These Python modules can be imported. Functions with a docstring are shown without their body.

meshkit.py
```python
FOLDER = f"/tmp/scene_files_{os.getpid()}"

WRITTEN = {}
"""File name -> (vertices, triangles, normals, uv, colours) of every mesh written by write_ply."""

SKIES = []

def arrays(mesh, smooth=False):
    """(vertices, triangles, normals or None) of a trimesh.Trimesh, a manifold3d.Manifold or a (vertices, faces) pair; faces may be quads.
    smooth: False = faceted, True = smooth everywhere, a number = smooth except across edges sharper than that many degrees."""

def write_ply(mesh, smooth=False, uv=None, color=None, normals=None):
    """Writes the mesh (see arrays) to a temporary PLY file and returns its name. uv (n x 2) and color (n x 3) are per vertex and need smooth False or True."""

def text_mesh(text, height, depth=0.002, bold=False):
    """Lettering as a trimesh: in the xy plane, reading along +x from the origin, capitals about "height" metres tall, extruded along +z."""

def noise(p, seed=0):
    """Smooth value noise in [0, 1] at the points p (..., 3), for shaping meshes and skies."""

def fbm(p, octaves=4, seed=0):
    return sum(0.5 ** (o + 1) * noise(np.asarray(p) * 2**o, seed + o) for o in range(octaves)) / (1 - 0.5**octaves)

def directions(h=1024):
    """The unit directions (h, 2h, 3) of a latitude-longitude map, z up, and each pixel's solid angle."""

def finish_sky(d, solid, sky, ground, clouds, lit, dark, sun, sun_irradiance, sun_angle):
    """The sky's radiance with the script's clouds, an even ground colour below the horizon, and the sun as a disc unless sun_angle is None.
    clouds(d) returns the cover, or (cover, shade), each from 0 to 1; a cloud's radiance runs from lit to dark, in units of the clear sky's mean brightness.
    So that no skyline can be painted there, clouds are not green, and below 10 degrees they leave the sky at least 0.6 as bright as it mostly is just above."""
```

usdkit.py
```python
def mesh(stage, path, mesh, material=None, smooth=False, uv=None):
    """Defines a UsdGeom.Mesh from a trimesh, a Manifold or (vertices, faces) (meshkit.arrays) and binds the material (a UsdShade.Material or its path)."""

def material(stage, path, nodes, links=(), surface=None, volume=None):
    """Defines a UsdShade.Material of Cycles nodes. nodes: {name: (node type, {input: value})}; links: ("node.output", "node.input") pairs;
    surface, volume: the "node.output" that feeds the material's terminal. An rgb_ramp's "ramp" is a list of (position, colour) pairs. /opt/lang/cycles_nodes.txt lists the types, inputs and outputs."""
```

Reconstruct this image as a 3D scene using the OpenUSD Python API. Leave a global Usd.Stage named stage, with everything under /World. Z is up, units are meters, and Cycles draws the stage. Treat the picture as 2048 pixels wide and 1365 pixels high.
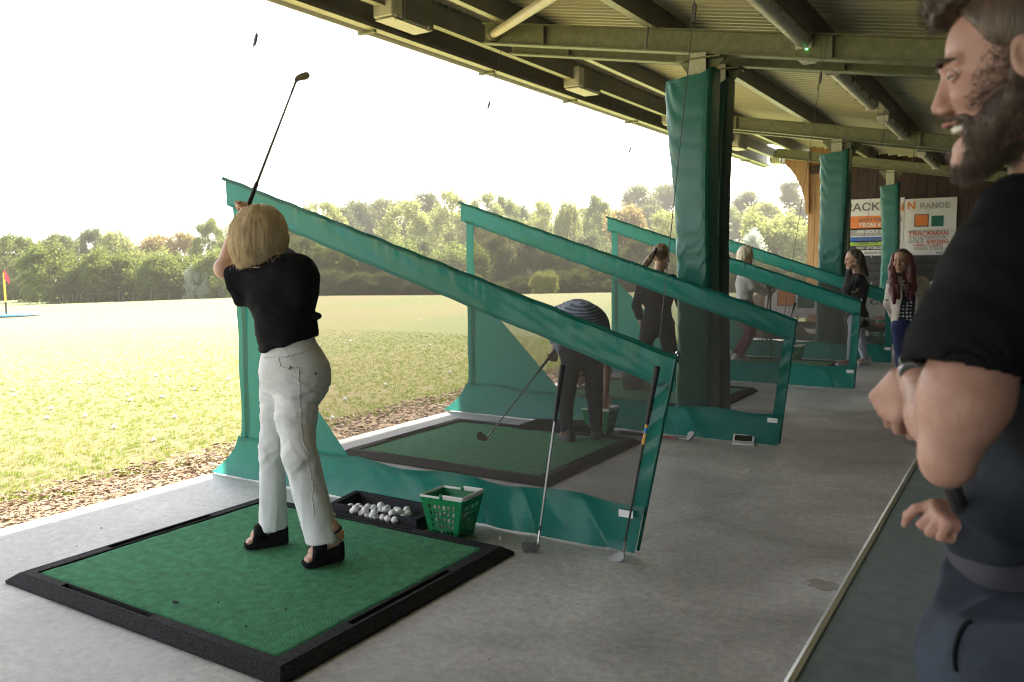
import math, random
import numpy as np, trimesh, manifold3d as mf, usdkit, meshkit
from scipy.spatial import cKDTree
from scipy import sparse
from pxr import Usd, UsdGeom, UsdLux, UsdShade, Gf, Sdf, Vt

rng = np.random.default_rng(7)
random.seed(7)
PI = math.pi
stage = Usd.Stage.CreateInMemory()
UsdGeom.SetStageUpAxis(stage, UsdGeom.Tokens.z)
UsdGeom.SetStageMetersPerUnit(stage, 1.0)
UsdGeom.Xform.Define(stage, '/World')
stage.SetDefaultPrim(stage.GetPrimAtPath('/World'))

# ---------------------------------------------------------------- camera
YAW, PITCH, ROLL, CAM_H, F_PX = 0.562, 0.09427, -0.00937, 1.42, 1650.0
EXPOSURE = 2.5
_f = np.array([-math.sin(YAW) * math.cos(PITCH), math.cos(YAW) * math.cos(PITCH), -math.sin(PITCH)])
_r = np.array([math.cos(YAW), math.sin(YAW), 0.0])
_u = np.cross(_r, _f)
RT, UP = _r * math.cos(ROLL) + _u * math.sin(ROLL), -_r * math.sin(ROLL) + _u * math.cos(ROLL)
EYE = np.array([0, 0, CAM_H])
cam = UsdGeom.Camera.Define(stage, '/World/camera')
m4 = np.eye(4)
m4[0, :3], m4[1, :3], m4[2, :3], m4[3, :3] = RT, UP, -_f, EYE
cam.AddTransformOp().Set(Gf.Matrix4d(m4.tolist()))
cam.CreateHorizontalApertureAttr(36.0)
cam.CreateVerticalApertureAttr(36.0 * 682 / 1024)
cam.CreateFocalLengthAttr(F_PX * 36 / 2048)
cam.CreateClippingRangeAttr(Gf.Vec2f(0.05, 3000))
cam.CreateFStopAttr(4.5)
cam.CreateFocusDistanceAttr(4.6)
cam.CreateExposureAttr(EXPOSURE)

# ---------------------------------------------------------------- sky and sun
SUN_EL, SUN_AZ = math.radians(38), math.radians(-10.4)   # azimuth from +Y towards +X
sdir = np.array([math.cos(SUN_EL) * math.sin(SUN_AZ), math.cos(SUN_EL) * math.cos(SUN_AZ), math.sin(SUN_EL)])
sky = UsdLux.DomeLight.Define(stage, '/World/sky')
skym = usdkit.material(stage, '/World/Looks/sky_air', {
    's': ('sky_texture', {'sky_type': 'single_scattering', 'sun_disc': False, 'sun_elevation': SUN_EL,
                          'sun_rotation': math.atan2(sdir[0], sdir[1]), 'aerosol_density': 3.0, 'altitude': 60.0}),
    'tc': ('texture_coordinate', {}),
    'n': ('noise_texture', {'scale': 2.2, 'detail': 5, 'roughness': 0.55}),
    'r': ('map_range', {'value': 0.5, 'from_min': 0.2, 'from_max': 0.62, 'to_min': 0.35, 'to_max': 0.95, 'clamp': True}),
    'mx': ('mix_color', {'blend_type': 'mix', 'b': (3.22, 3.26, 3.34), 'use_clamp': False}),
    'bg': ('background_shader', {'strength': 0.13})},
    [('tc.generated', 'n.vector'), ('n.fac', 'r.value'), ('r.result', 'mx.fac'), ('s.color', 'mx.a'), ('mx.result', 'bg.color')], surface='bg.background')
UsdShade.MaterialBindingAPI.Apply(sky.GetPrim()).Bind(skym)
sun = UsdLux.DistantLight.Define(stage, '/World/sun')
sun.CreateIntensityAttr(1.25)
sun.CreateAngleAttr(0.6)
sun.CreateNormalizeAttr(True)
sun.CreateColorAttr(Gf.Vec3f(1.0, 0.92, 0.79))
zc = sdir
xc = np.cross([0, 0, 1.0], zc); xc /= np.linalg.norm(xc)
yc = np.cross(zc, xc)
ms = np.eye(4); ms[0, :3], ms[1, :3], ms[2, :3] = xc, yc, zc
sun.AddTransformOp().Set(Gf.Matrix4d(ms.tolist()))

# ---------------------------------------------------------------- measuring helpers: where a sight line meets a surface of the place
def _ray(px, py):
    return (px - 1024) / F_PX * RT - (py - 682.5) / F_PX * UP + _f
FWD = np.array([-math.sin(YAW), math.cos(YAW), 0])
def gp(px, py, z=0.0):
    d = _ray(px, py); return EYE + d * (z - CAM_H) / d[2]
def atY(px, py, Y):
    d = _ray(px, py); return EYE + d * Y / d[1]
def atX(px, py, X):
    d = _ray(px, py); return EYE + d * X / d[0]
def at(px, py, D):
    d = _ray(px, py); return EYE + d * D / (d @ FWD)

# ---------------------------------------------------------------- scene helpers
USED, LOC = {}, {'/World': np.zeros(3)}
def path_for(name, parent):
    base = f'{parent}/{name}'
    n = USED.get(base, -1) + 1
    USED[base] = n
    return base if n == 0 else f'{base}_{n:03d}'
def _p(parent):
    return '/World' if parent is None else (parent if isinstance(parent, str) else str(parent.GetPath()))
def tag(prim, label=None, cat=None, group=None, kind=None):
    for k, v in (('label', label), ('category', cat), ('group', group), ('kind', kind)):
        if v: prim.SetCustomDataByKey(k, v)
    return prim
def thing(name, label, cat, loc=(0, 0, 0), group=None, rotz=0, scale=None):
    p = path_for(name, '/World')
    x = UsdGeom.Xform.Define(stage, p)
    x.AddTranslateOp().Set(Gf.Vec3d(*map(float, loc)))
    if rotz: x.AddRotateZOp().Set(math.degrees(rotz))
    if scale is not None: x.AddScaleOp().Set(Gf.Vec3f(*map(float, scale)))
    LOC[p] = np.array(loc, float)
    return tag(x.GetPrim(), label, cat, group)
def dup(src, label, loc, rotz=0, scale=None, group=None, rot=None):
    p = path_for(src.GetName().split('_0')[0], '/World')
    x = UsdGeom.Xform.Define(stage, p)
    x.GetPrim().GetReferences().AddInternalReference(src.GetPath())
    x.ClearXformOpOrder()
    x.AddTranslateOp(opSuffix='c').Set(Gf.Vec3d(*map(float, loc)))
    if rot is not None: x.AddRotateXYZOp(opSuffix='c').Set(Gf.Vec3f(*map(float, rot)))
    elif rotz: x.AddRotateZOp(opSuffix='c').Set(math.degrees(rotz))
    if scale is not None: x.AddScaleOp(opSuffix='c').Set(Gf.Vec3f(*map(float, scale)))
    x.GetPrim().SetInstanceable(True)
    return tag(x.GetPrim(), label, src.GetCustomDataByKey('category'), group or src.GetCustomDataByKey('group'))
def obj(name, mesh, mat, parent=None, smooth=30, label=None, cat=None, group=None, kind=None, uv=None):
    pp = _p(parent)
    v, f, n = meshkit.arrays(mesh, smooth)
    off = LOC.get(pp, np.zeros(3))
    p = path_for(name, pp)
    LOC[p] = off
    m = usdkit.mesh(stage, p, (v - off, f), mat, smooth=False)
    if n is not None:
        m.CreateNormalsAttr(Vt.Vec3fArray.FromNumpy(n.astype(np.float32))); m.SetNormalsInterpolation('vertex')
    return tag(m.GetPrim(), label, cat, group, kind)
def world_child(prim):   # an Xform child holds its thing's origin
    return prim

# shapes
def cat(*ms):
    ms = [m for m in ms if m is not None]
    return trimesh.util.concatenate([trimesh.Trimesh(*meshkit.arrays(m)[:2], process=False) for m in ms])
def box(c, s, rot=None):
    m = trimesh.creation.box(s)
    if rot is not None: m.apply_transform(rot)
    m.apply_translation(c)
    return m
def bbox(lo, hi, ch=0.0):
    lo, hi = np.array(lo, float), np.array(hi, float)
    if ch <= 0: return box((lo + hi) / 2, hi - lo)
    pts = []
    for sx in (0, 1):
        for sy in (0, 1):
            for sz in (0, 1):
                c = np.where([sx, sy, sz], hi, lo); s = np.where([sx, sy, sz], -1, 1) * ch
                pts += [c + s * [0, 1, 1], c + s * [1, 0, 1], c + s * [1, 1, 0]]
    return trimesh.convex.convex_hull(np.array(pts))
def hull(pts): return trimesh.convex.convex_hull(np.array(pts, float))
def tube(pts, r, n=8, caps=True):
    pts = np.array(pts, float); r = np.broadcast_to(np.asarray(r, float), (len(pts),))
    t = np.gradient(pts, axis=0); t /= np.linalg.norm(t, axis=1, keepdims=True) + 1e-12
    a = np.array([0, 0, 1.0]) if abs(t[0] @ [0, 0, 1]) < .9 else np.array([1.0, 0, 0])
    v = []; nrm = np.cross(t[0], a); nrm /= np.linalg.norm(nrm)
    th = np.linspace(0, 2 * PI, n, endpoint=False)
    for p, tt, rr in zip(pts, t, r):
        nrm = nrm - tt * (nrm @ tt); nrm /= np.linalg.norm(nrm)
        b = np.cross(tt, nrm)
        v.append(p + rr * (np.cos(th)[:, None] * nrm + np.sin(th)[:, None] * b))
    v = np.vstack(v); f = []
    for i in range(len(pts) - 1):
        for j in range(n):
            k = (j + 1) % n
            f += [[i * n + j, (i + 1) * n + k, (i + 1) * n + j], [i * n + j, i * n + k, (i + 1) * n + k]]
    if caps:
        L = len(v); v = np.vstack([v, pts[0], pts[-1]]); e = (len(pts) - 1) * n
        for j in range(n):
            k = (j + 1) % n
            f += [[L, k, j], [L + 1, e + j, e + k]]
    m = trimesh.Trimesh(v, f, process=False)
    if m.volume < 0: m.invert()
    return m
def ell(c, r, sub=2):
    m = trimesh.creation.icosphere(sub, 1.0); m.apply_scale(r); m.apply_translation(c); return m
def sheet(P, nu, nv):
    """grid mesh of a function P(u, v) -> points, u, v in 0..1"""
    U, V = np.meshgrid(np.linspace(0, 1, nu), np.linspace(0, 1, nv), indexing='ij')
    v = P(U.ravel(), V.ravel()); i = np.arange(nu * nv).reshape(nu, nv)
    q = np.stack([i[:-1, :-1], i[1:, :-1], i[1:, 1:], i[:-1, 1:]], -1).reshape(-1, 4)
    return trimesh.Trimesh(v, np.vstack([q[:, [0, 1, 2]], q[:, [0, 2, 3]]]), process=False)
def orient(m, yaxis, zaxis=None): pass

# materials
def mat(name, c1, c2=None, scale=4.0, rough=0.5, rough2=None, bump=0.0, bscale=60.0, bdist=0.01, metallic=0.0, detail=5, stretch=(1, 1, 1), coord='pos',
        spec=0.5, transl=0.0, sheen=0.0, coat=0.0, sss=0.0, ramp=(0.35, 0.65), bstretch=None, rand=0.0, voro=False, bdetail=3, tcol=None):
    n = {'p': ('principled_bsdf', {'base_color': c1, 'roughness': rough, 'metallic': metallic, 'specular_ior_level': spec, 'sheen_weight': sheen, 'coat_weight': coat})}
    if sss: n['p'][1].update(subsurface_weight=sss, subsurface_scale=0.008, subsurface_radius=(1.0, 0.35, 0.2), subsurface_method='random_walk')
    L = []
    n['g'] = ('geometry', {}) if coord == 'pos' else ('texture_coordinate', {})
    src = 'g.position' if coord == 'pos' else 'g.object'
    if c2 is not None:
        n['m'] = ('mapping', {'scale': stretch}); n['n'] = ('noise_texture', {'scale': scale, 'detail': detail, 'roughness': 0.6})
        n['r'] = ('rgb_ramp', {'ramp': [(ramp[0], c1), (ramp[1], c2)]})
        L += [(src, 'm.vector'), ('m.vector', 'n.vector'), ('n.fac', 'r.fac')]
        out = 'r.color'
        if rand:
            n['oi'] = ('object_info', {}); n['rm'] = ('map_range', {'from_min': 0., 'from_max': 1., 'to_min': 1 - rand, 'to_max': 1 + rand})
            n['hv'] = ('hsv', {})
            L += [('oi.random', 'rm.value'), ('rm.result', 'hv.value'), ('r.color', 'hv.color')]; out = 'hv.color'
        L.append((out, 'p.base_color'))
        if rough2 is not None:
            n['rr'] = ('map_range', {'from_min': ramp[0], 'from_max': ramp[1], 'to_min': rough, 'to_max': rough2, 'clamp': True})
            L += [('n.fac', 'rr.value'), ('rr.result', 'p.roughness')]
    else: out = None
    if bump:
        n['bm'] = ('mapping', {'scale': bstretch or (1, 1, 1)})
        n['bn'] = ('voronoi_texture', {'scale': bscale}) if voro else ('noise_texture', {'scale': bscale, 'detail': bdetail, 'roughness': 0.6})
        n['b'] = ('bump', {'strength': bump, 'distance': bdist})
        L += [(src, 'bm.vector'), ('bm.vector', 'bn.vector'), ('bn.distance' if voro else 'bn.fac', 'b.height'), ('b.normal', 'p.normal')]
    surf = 'p.BSDF'
    if transl:
        n['t'] = ('translucent_bsdf', {'color': tcol or c1}); n['mc'] = ('mix_closure', {'fac': transl})
        if tcol is None and out: L.append((out, 't.color'))
        L += [('p.BSDF', 'mc.closure1'), ('t.BSDF', 'mc.closure2')]; surf = 'mc.closure'
    return usdkit.material(stage, '/World/Looks/' + name, n, L, surface=surf)

# ---------------------------------------------------------------- implicit surfaces for people and cloth
class Field:
    def __init__(s, lo, hi, h):
        s.lo, s.h = np.array(lo, float), h
        s.n = np.ceil((np.array(hi) - s.lo) / h).astype(int) + 1
        s.d = np.full(s.n, 1.0, np.float32)
        s.ax = [s.lo[i] + h * np.arange(s.n[i]) for i in range(3)]
    def _sl(s, lo, hi):
        a = np.clip(np.floor((lo - s.lo) / s.h).astype(int), 0, s.n); b = np.clip(np.ceil((hi - s.lo) / s.h).astype(int) + 1, 0, s.n)
        if (b <= a).any(): return None
        sl = tuple(slice(x, y) for x, y in zip(a, b))
        G = np.stack(np.meshgrid(*[s.ax[i][sl[i]] for i in range(3)], indexing='ij'), -1)
        return sl, G
    def _put(s, sl, d, k, sub=False):
        o = s.d[sl]
        if sub:
            h = np.maximum(k - np.abs(o + d), 0) / max(k, 1e-6); s.d[sl] = np.maximum(o, -d) + h * h * k / 4
        else:
            h = np.maximum(k - np.abs(o - d), 0) / max(k, 1e-6); s.d[sl] = np.minimum(o, d) - h * h * k / 4
    def cap(s, a, b, ra, rb=None, k=0.03, flat=None, f=1.0, sub=False):
        """tapered capsule; flat: an axis along which it is f times as thick"""
        a, b = np.array(a, float), np.array(b, float); rb = ra if rb is None else rb
        R = max(ra, rb) * max(1, f) + k + 2.5 * s.h
        g = s._sl(np.minimum(a, b) - R, np.maximum(a, b) + R)
        if g is None: return s
        sl, G = g
        ba = b - a; L = ba @ ba + 1e-9
        pa = G - a; t = np.clip((pa @ ba) / L, 0, 1)
        q = pa - t[..., None] * ba
        if flat is not None:
            ax = np.array(flat, float); ax /= np.linalg.norm(ax)
            w = q @ ax; q = q + (w * (1 / f - 1))[..., None] * ax
        d = np.sqrt((q * q).sum(-1)) - (ra + t * (rb - ra))
        if flat is not None and f < 1: d = d * (0.5 + 0.5 * f)
        s._put(sl, d, k, sub); return s
    def el(s, c, r, axes=None, k=0.02, sub=False):
        c, r = np.array(c, float), np.array(r, float); R = r.max() + k + 2.5 * s.h
        g = s._sl(c - R, c + R)
        if g is None: return s
        sl, G = g; q = G - c
        if axes is not None: q = q @ np.array(axes).T
        k0 = np.sqrt(((q / r) ** 2).sum(-1)); k1 = np.sqrt(((q / r ** 2) ** 2).sum(-1)) + 1e-9
        s._put(sl, k0 * (k0 - 1) / k1, k, sub); return s
    def cut(s, p, n, k=0.004):
        """keeps the side that n points away from"""
        n = np.array(n, float); n /= np.linalg.norm(n)
        d = sum(n[i] * (s.ax[i] - p[i]).reshape([-1 if j == i else 1 for j in range(3)]) for i in range(3)).astype(np.float32)
        h = np.maximum(k - np.abs(s.d - d), 0) / k
        s.d = np.maximum(s.d, d) + h * h * k / 4
        return s
    def mesh(s):
        d = s.d; sg = d < 0
        n = d.shape
        c = [(i, j, k) for i in (0, 1) for j in (0, 1) for k in (0, 1)]
        cnt = np.zeros((n[0] - 1, n[1] - 1, n[2] - 1), np.int8)
        for (i, j, k) in c: cnt += sg[i:n[0] - 1 + i, j:n[1] - 1 + j, k:n[2] - 1 + k]
        I = np.argwhere((cnt > 0) & (cnt < 8))
        val = np.stack([d[I[:, 0] + i, I[:, 1] + j, I[:, 2] + k] for (i, j, k) in c], 1)
        ca = np.array(c, float); P = np.zeros((len(I), 3)); W = np.zeros(len(I))
        for a in range(8):
            for b in range(a + 1, 8):
                if abs(ca[a] - ca[b]).sum() == 1:
                    m = (val[:, a] < 0) != (val[:, b] < 0)
                    t = val[m, a] / (val[m, a] - val[m, b])
                    P[m] += ca[a] + t[:, None] * (ca[b] - ca[a]); W[m] += 1
        V = s.lo + s.h * (I + P / W[:, None])
        ix = np.full(cnt.shape, -1, np.int64); ix[tuple(I.T)] = np.arange(len(I))
        F = []
        for ax in range(3):
            o = [1 if x == ax else 0 for x in range(3)]
            A = sg[:n[0] - o[0], :n[1] - o[1], :n[2] - o[2]]; B = sg[o[0]:, o[1]:, o[2]:]
            E = np.argwhere(A != B); u, w = (ax + 1) % 3, (ax + 2) % 3
            E = E[(E[:, u] > 0) & (E[:, w] > 0) & (E[:, u] < n[u] - 1) & (E[:, w] < n[w] - 1)]
            eu, ew = np.eye(3, dtype=int)[u], np.eye(3, dtype=int)[w]
            q = np.stack([ix[tuple((E - x).T)] for x in (eu + ew, ew, 0 * eu, eu)], 1)
            fl = A[tuple(E.T)]
            q = np.where(fl[:, None], q, q[:, ::-1])
            F.append(q[(q >= 0).all(1)])
        F = np.vstack(F)
        return trimesh.Trimesh(V, np.vstack([F[:, [0, 1, 2]], F[:, [0, 2, 3]]]), process=False)
def relax(m, it=4):
    """Taubin smoothing over the mesh's edges"""
    f = np.asarray(m.faces); n = len(m.vertices)
    i = np.concatenate([f[:, 0], f[:, 1], f[:, 2]]); j = np.concatenate([f[:, 1], f[:, 2], f[:, 0]])
    A = sparse.coo_matrix((np.ones(2 * len(i)), (np.concatenate([i, j]), np.concatenate([j, i]))), (n, n)).tocsr(); A.data[:] = 1
    dg = np.maximum(np.asarray(A.sum(1)).ravel(), 1)[:, None]; v = np.array(m.vertices)
    for _ in range(it):
        for lam in (.5, -.52): v = v + lam * (A @ v / dg - v)
    return trimesh.Trimesh(v, f, process=False)
def vn(m):
    return meshkit.arrays(m, True)[2]
def fbm(p, s=1.0, seed=0):
    """cheap smooth noise: a sum of sines in fixed random directions, about -1..1"""
    r = np.random.default_rng(seed); o = np.zeros(len(p)); a = 1.0
    for i in range(7):
        k = r.normal(size=3); k *= s * (1.35 ** i) / np.linalg.norm(k)
        o += a * np.sin(p @ k + r.uniform(0, 6.28) + 1.3 * np.sin(p @ np.roll(k, 1) * .7 + i)); a *= .82
    return o / 3.0
def folds(m, amp, s, seed=0, where=None, axis=None):
    """cloth creases: sharpened noise along the normals"""
    p = np.array(m.vertices); q = p if axis is None else p * np.array(axis)
    w = fbm(q, s, seed); w = 1 - 2 * np.abs(np.tanh(1.3 * w)); w = w * amp
    if where is not None: w = w * where(p)
    m.vertices = p + vn(m) * w[:, None]; return m
def snap(m, pts, off=0.002):
    pts = np.array(pts, float); i = cKDTree(m.vertices).query(pts)[1]
    return np.array(m.vertices)[i] + vn(m)[i] * off
def dense(pts, n):
    pts = np.array(pts, float); s = np.concatenate([[0], np.cumsum(np.linalg.norm(np.diff(pts, axis=0), axis=1))])
    return np.stack([np.interp(np.linspace(0, s[-1], n), s, pts[:, i]) for i in range(3)], 1)
def unit(v): v = np.array(v, float); return v / np.linalg.norm(v)

def head_prims(F, c, f, u, s=1.0, neck=None, nr=0.055, k=0.02, smile=0.0, face=True):
    """skull, jaw, nose, brow, lips, ears round c, the point between the eyes' level and the ear axis"""
    f = unit(f); u = unit(np.array(u) - f * (np.array(u) @ f)); r = np.cross(f, u)
    A = np.array([f, r, u]); c = np.array(c, float)
    q = lambda a, b, d: c + s * (a * f + b * r + d * u)
    F.el(q(-.012, 0, .032), np.array([.098, .076, .086]) * s, A, k)
    F.el(q(.03, 0, -.03), np.array([.058, .062, .085]) * s, A, k)
    for e in (-1, 1):
        F.cap(q(-.012, .05 * e, -.062), q(.066, .012 * e, -.106), .024 * s, .021 * s, k)
    F.el(q(.079, 0, -.108), np.array([.017, .022, .016]) * s, A, k * .8)
    F.cap(q(-.03, 0, -.06), q(-.05, 0, -.15) if neck is None else neck, nr * s, nr * 1.06 * s, k)
    if not face: return q
    k2 = .009 * s
    F.cap(q(.084, 0, .012), q(.106, 0, -.036), .0085 * s, .011 * s, k2 * 1.3)
    for e in (-1, 1):
        F.el(q(.096, .012 * e, -.043), np.array([.012, .009, .008]) * s, A, k2 * .7)
        F.cap(q(.088, .008 * e, .022), q(.07, .046 * e, .019), .0095 * s, .008 * s, k2)
        F.el(q(.062, .042 * e, -.032), np.array([.026, .02, .022]) * s, A, k2 * 1.5)
        F.el(q(.097, .031 * e, .0), np.array([.017, .017, .011]) * s, A, k2, sub=True)
        F.el(q(-.012, .077 * e, -.008), np.array([.019, .008, .032]) * s, A, k2 * .6)
        F.el(q(-.008, .085 * e, -.004), np.array([.009, .006, .017]) * s, A, .004 * s, sub=True)
    F.el(q(.0905 - .004 * smile, 0, -.069 + .002 * smile), np.array([.010, .023 + .006 * smile, .0065]) * s, A, k2 * .5)
    F.el(q(.0885 - .014 * smile, 0, -.081 - .010 * smile), np.array([.010, .020 + .004 * smile, .0072]) * s, A, k2 * .5)
    if smile: F.el(q(.098, 0, -.076 - .001 * smile), np.array([.016, .021, .0075]) * s, A, .003 * s, sub=True)
    return q
def face_bits(parent, q, s, mats, brow=True, skin=None, sq=0.0, far=False):
    for e in (-1, 1):
        if far:   # a face of a few pixels: dark eyes and thin brows
            obj('eye', ell(q(.0795, .0315 * e, .001), np.array([.006, .0125, .0062]) * s), mats['iris'], parent, smooth=True)
            obj('eyebrow', tube([q(.0905 - .016 * t * t - .006 * t, (.031 + .019 * t) * e, .0225 - .004 * t * t) for t in np.linspace(-1, 1, 7)], np.array([.002, .0026, .0028, .0026, .0024, .002, .001]) * s, 6), mats['brow'], parent, smooth=True)
            continue
        if skin is not None:
            obj('eyelid', tube([q(.0815 - .006 * t * t, (.0315 + .0165 * t) * e, .0085 - sq - .005 * t * t) for t in np.linspace(-1, 1, 9)], np.array([.003, .0045, .0055, .006, .006, .006, .0055, .0045, .003]) * s, 8), skin, parent, smooth=True)
            obj('lower_eyelid', tube([q(.081 - .006 * t * t, (.0315 + .0155 * t) * e, -.0085 + sq * .7 + .003 * t * t) for t in np.linspace(-1, 1, 9)], np.array([.003, .004, .0045, .005, .005, .005, .0045, .004, .003]) * s, 8), skin, parent, smooth=True)
        eb = obj('eye', ell(q(.0735, .0315 * e, .0), np.array([1, 1, 1]) * .0122 * s), mats['eye'], parent, smooth=True)
        obj('iris', ell(q(.0818, .0315 * e, .0), np.array([1, 1, 1]) * .0062 * s, 2), mats['iris'], eb, smooth=True)
        obj('upper_lid', tube([q(.0855 - .006 * t * t, (.0315 + .0155 * t) * e, .0045 - sq - .003 * t * t) for t in np.linspace(-1, 1, 7)] , .0018 * s, 6), mats['lash'], parent, smooth=True)
        if brow: obj('eyebrow', tube([q(.094 - .016 * t * t - .006 * t, (.031 + .019 * t) * e, .024 - .004 * t * t) for t in np.linspace(-1, 1, 7)], np.array([.0035, .0045, .0045, .004, .0035, .003, .002]) * s, 6), mats['brow'], parent, smooth=True)
def hand(F, w, d, nrm, curl=(.6, .7, .8, .9), side=1, s=1.0, thumb=.6, spread=.12):
    """palm and five fingers into the field: w wrist, d along the hand, nrm out of the back of the hand; curl bends towards the palm"""
    d = unit(d); nrm = unit(np.array(nrm) - d * (np.array(nrm) @ d)); r = np.cross(d, nrm) * side; w = np.array(w, float)
    q = lambda a, b, c: w + s * (a * d + b * r + c * nrm)
    k = .008 * s
    F.cap(q(-.01, 0, 0), q(.03, 0, 0), .024 * s, .026 * s, .015 * s, nrm, .75)
    for b in (-.027, -.009, .009, .027): F.cap(q(.025, b * .8, 0), q(.083 - abs(b) * .25, b, .002), .0155 * s, .0115 * s, .012 * s)
    for i, (b, L) in enumerate(((.028, .068), (.009, .077), (-.01, .072), (-.028, .056))):
        p = q(.085 - abs(b) * .3, b, .002); a = 0.0
        for j, fr in enumerate((.45, .31, .24)):
            a += curl[i] * (1.0, 1.15, .8)[j]
            v = math.cos(a) * d - math.sin(a) * nrm + spread * b / .028 * r * (1 if j == 0 else .3)
            p2 = p + unit(v) * L * fr * s
            F.cap(p, p2, (.0098, .0088, .0078)[j] * s, (.0088, .0078, .0066)[j] * s, .004 * s); p = p2
    p = q(.02, .024, -.006); p2 = p + s * .042 * unit(.75 * d + .75 * r - .3 * nrm)
    p3 = p2 + s * .034 * unit(d + (.5 - thumb) * r - thumb * .9 * nrm); p4 = p3 + s * .026 * unit(d - thumb * .7 * r - thumb * nrm)
    F.cap(p, p2, .0155 * s, .0115 * s, .008 * s); F.cap(p2, p3, .0112 * s, .0098 * s, .004 * s); F.cap(p3, p4, .0098 * s, .0075 * s, .004 * s)
    return q
# ================================================================ materials
M = {}
M['concrete'] = usdkit.material(stage, '/World/Looks/concrete', {
    'g': ('geometry', {}), 'n1': ('noise_texture', {'scale': 1.1, 'detail': 10, 'roughness': .62, 'distortion': .6}), 'r1': ('rgb_ramp', {'ramp': [(.3, (.25, .24, .245)), (.5, (.45, .437, .44)), (.7, (.66, .648, .65))]}),
    'n2': ('noise_texture', {'scale': 26, 'detail': 8, 'roughness': .75}), 'r2': ('map_range', {'from_min': .34, 'from_max': .62, 'to_min': .72, 'to_max': 1.12, 'clamp': True}), 'x1': ('mix_color', {'blend_type': 'multiply', 'fac': 1.0, 'use_clamp': False}),
    'v': ('voronoi_texture', {'feature': 'distance_to_edge', 'scale': 11}), 'dn': ('noise_texture', {'scale': 6, 'detail': 4}), 'dv': ('vector_math', {'math_type': 'multiply_add', 'vector2': (.35, .35, .35)}), 'cr': ('map_range', {'from_min': 0, 'from_max': .018, 'to_min': 1, 'to_max': 0, 'clamp': True}),
    'n3': ('noise_texture', {'scale': 1.9, 'detail': 3}), 'cm': ('map_range', {'from_min': .5, 'from_max': .62, 'to_min': 0, 'to_max': .5, 'clamp': True}), 'mm': ('math', {'math_type': 'multiply'}), 'x2': ('mix_color', {'b': (.10, .085, .075)}),
    'rr': ('map_range', {'from_min': .3, 'from_max': .7, 'to_min': .36, 'to_max': .62}), 'b': ('bump', {'strength': .35, 'distance': .006}), 'p': ('principled_bsdf', {'specular_ior_level': .5})},
    [('g.position', 'n1.vector'), ('n1.fac', 'r1.fac'), ('g.position', 'n2.vector'), ('n2.fac', 'r2.value'), ('r1.color', 'x1.a'), ('r2.result', 'x1.b'), ('g.position', 'dn.vector'), ('dn.color', 'dv.vector1'), ('g.position', 'dv.vector3'), ('dv.vector', 'v.vector'),
     ('v.distance', 'cr.value'), ('g.position', 'n3.vector'), ('n3.fac', 'cm.value'), ('cr.result', 'mm.value1'), ('cm.result', 'mm.value2'), ('x1.result', 'x2.a'), ('mm.value', 'x2.fac'), ('x2.result', 'p.base_color'), ('n1.fac', 'rr.value'), ('rr.result', 'p.roughness'), ('n2.fac', 'b.height'), ('b.normal', 'p.normal')], surface='p.BSDF')
M['chip_soil'] = mat('chip_soil', (.16, .105, .065), (.36, .27, .18), 22, .9, bump=.7, bscale=70, bdist=.02)
M['chip_a'] = mat('wood_chip_pale', (.36, .26, .17), (.24, .165, .105), 9, .85, coord='obj', rand=.3)
M['chip_b'] = mat('wood_chip_dark', (.16, .1, .065), (.26, .175, .11), 9, .85, coord='obj', rand=.3)
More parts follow.
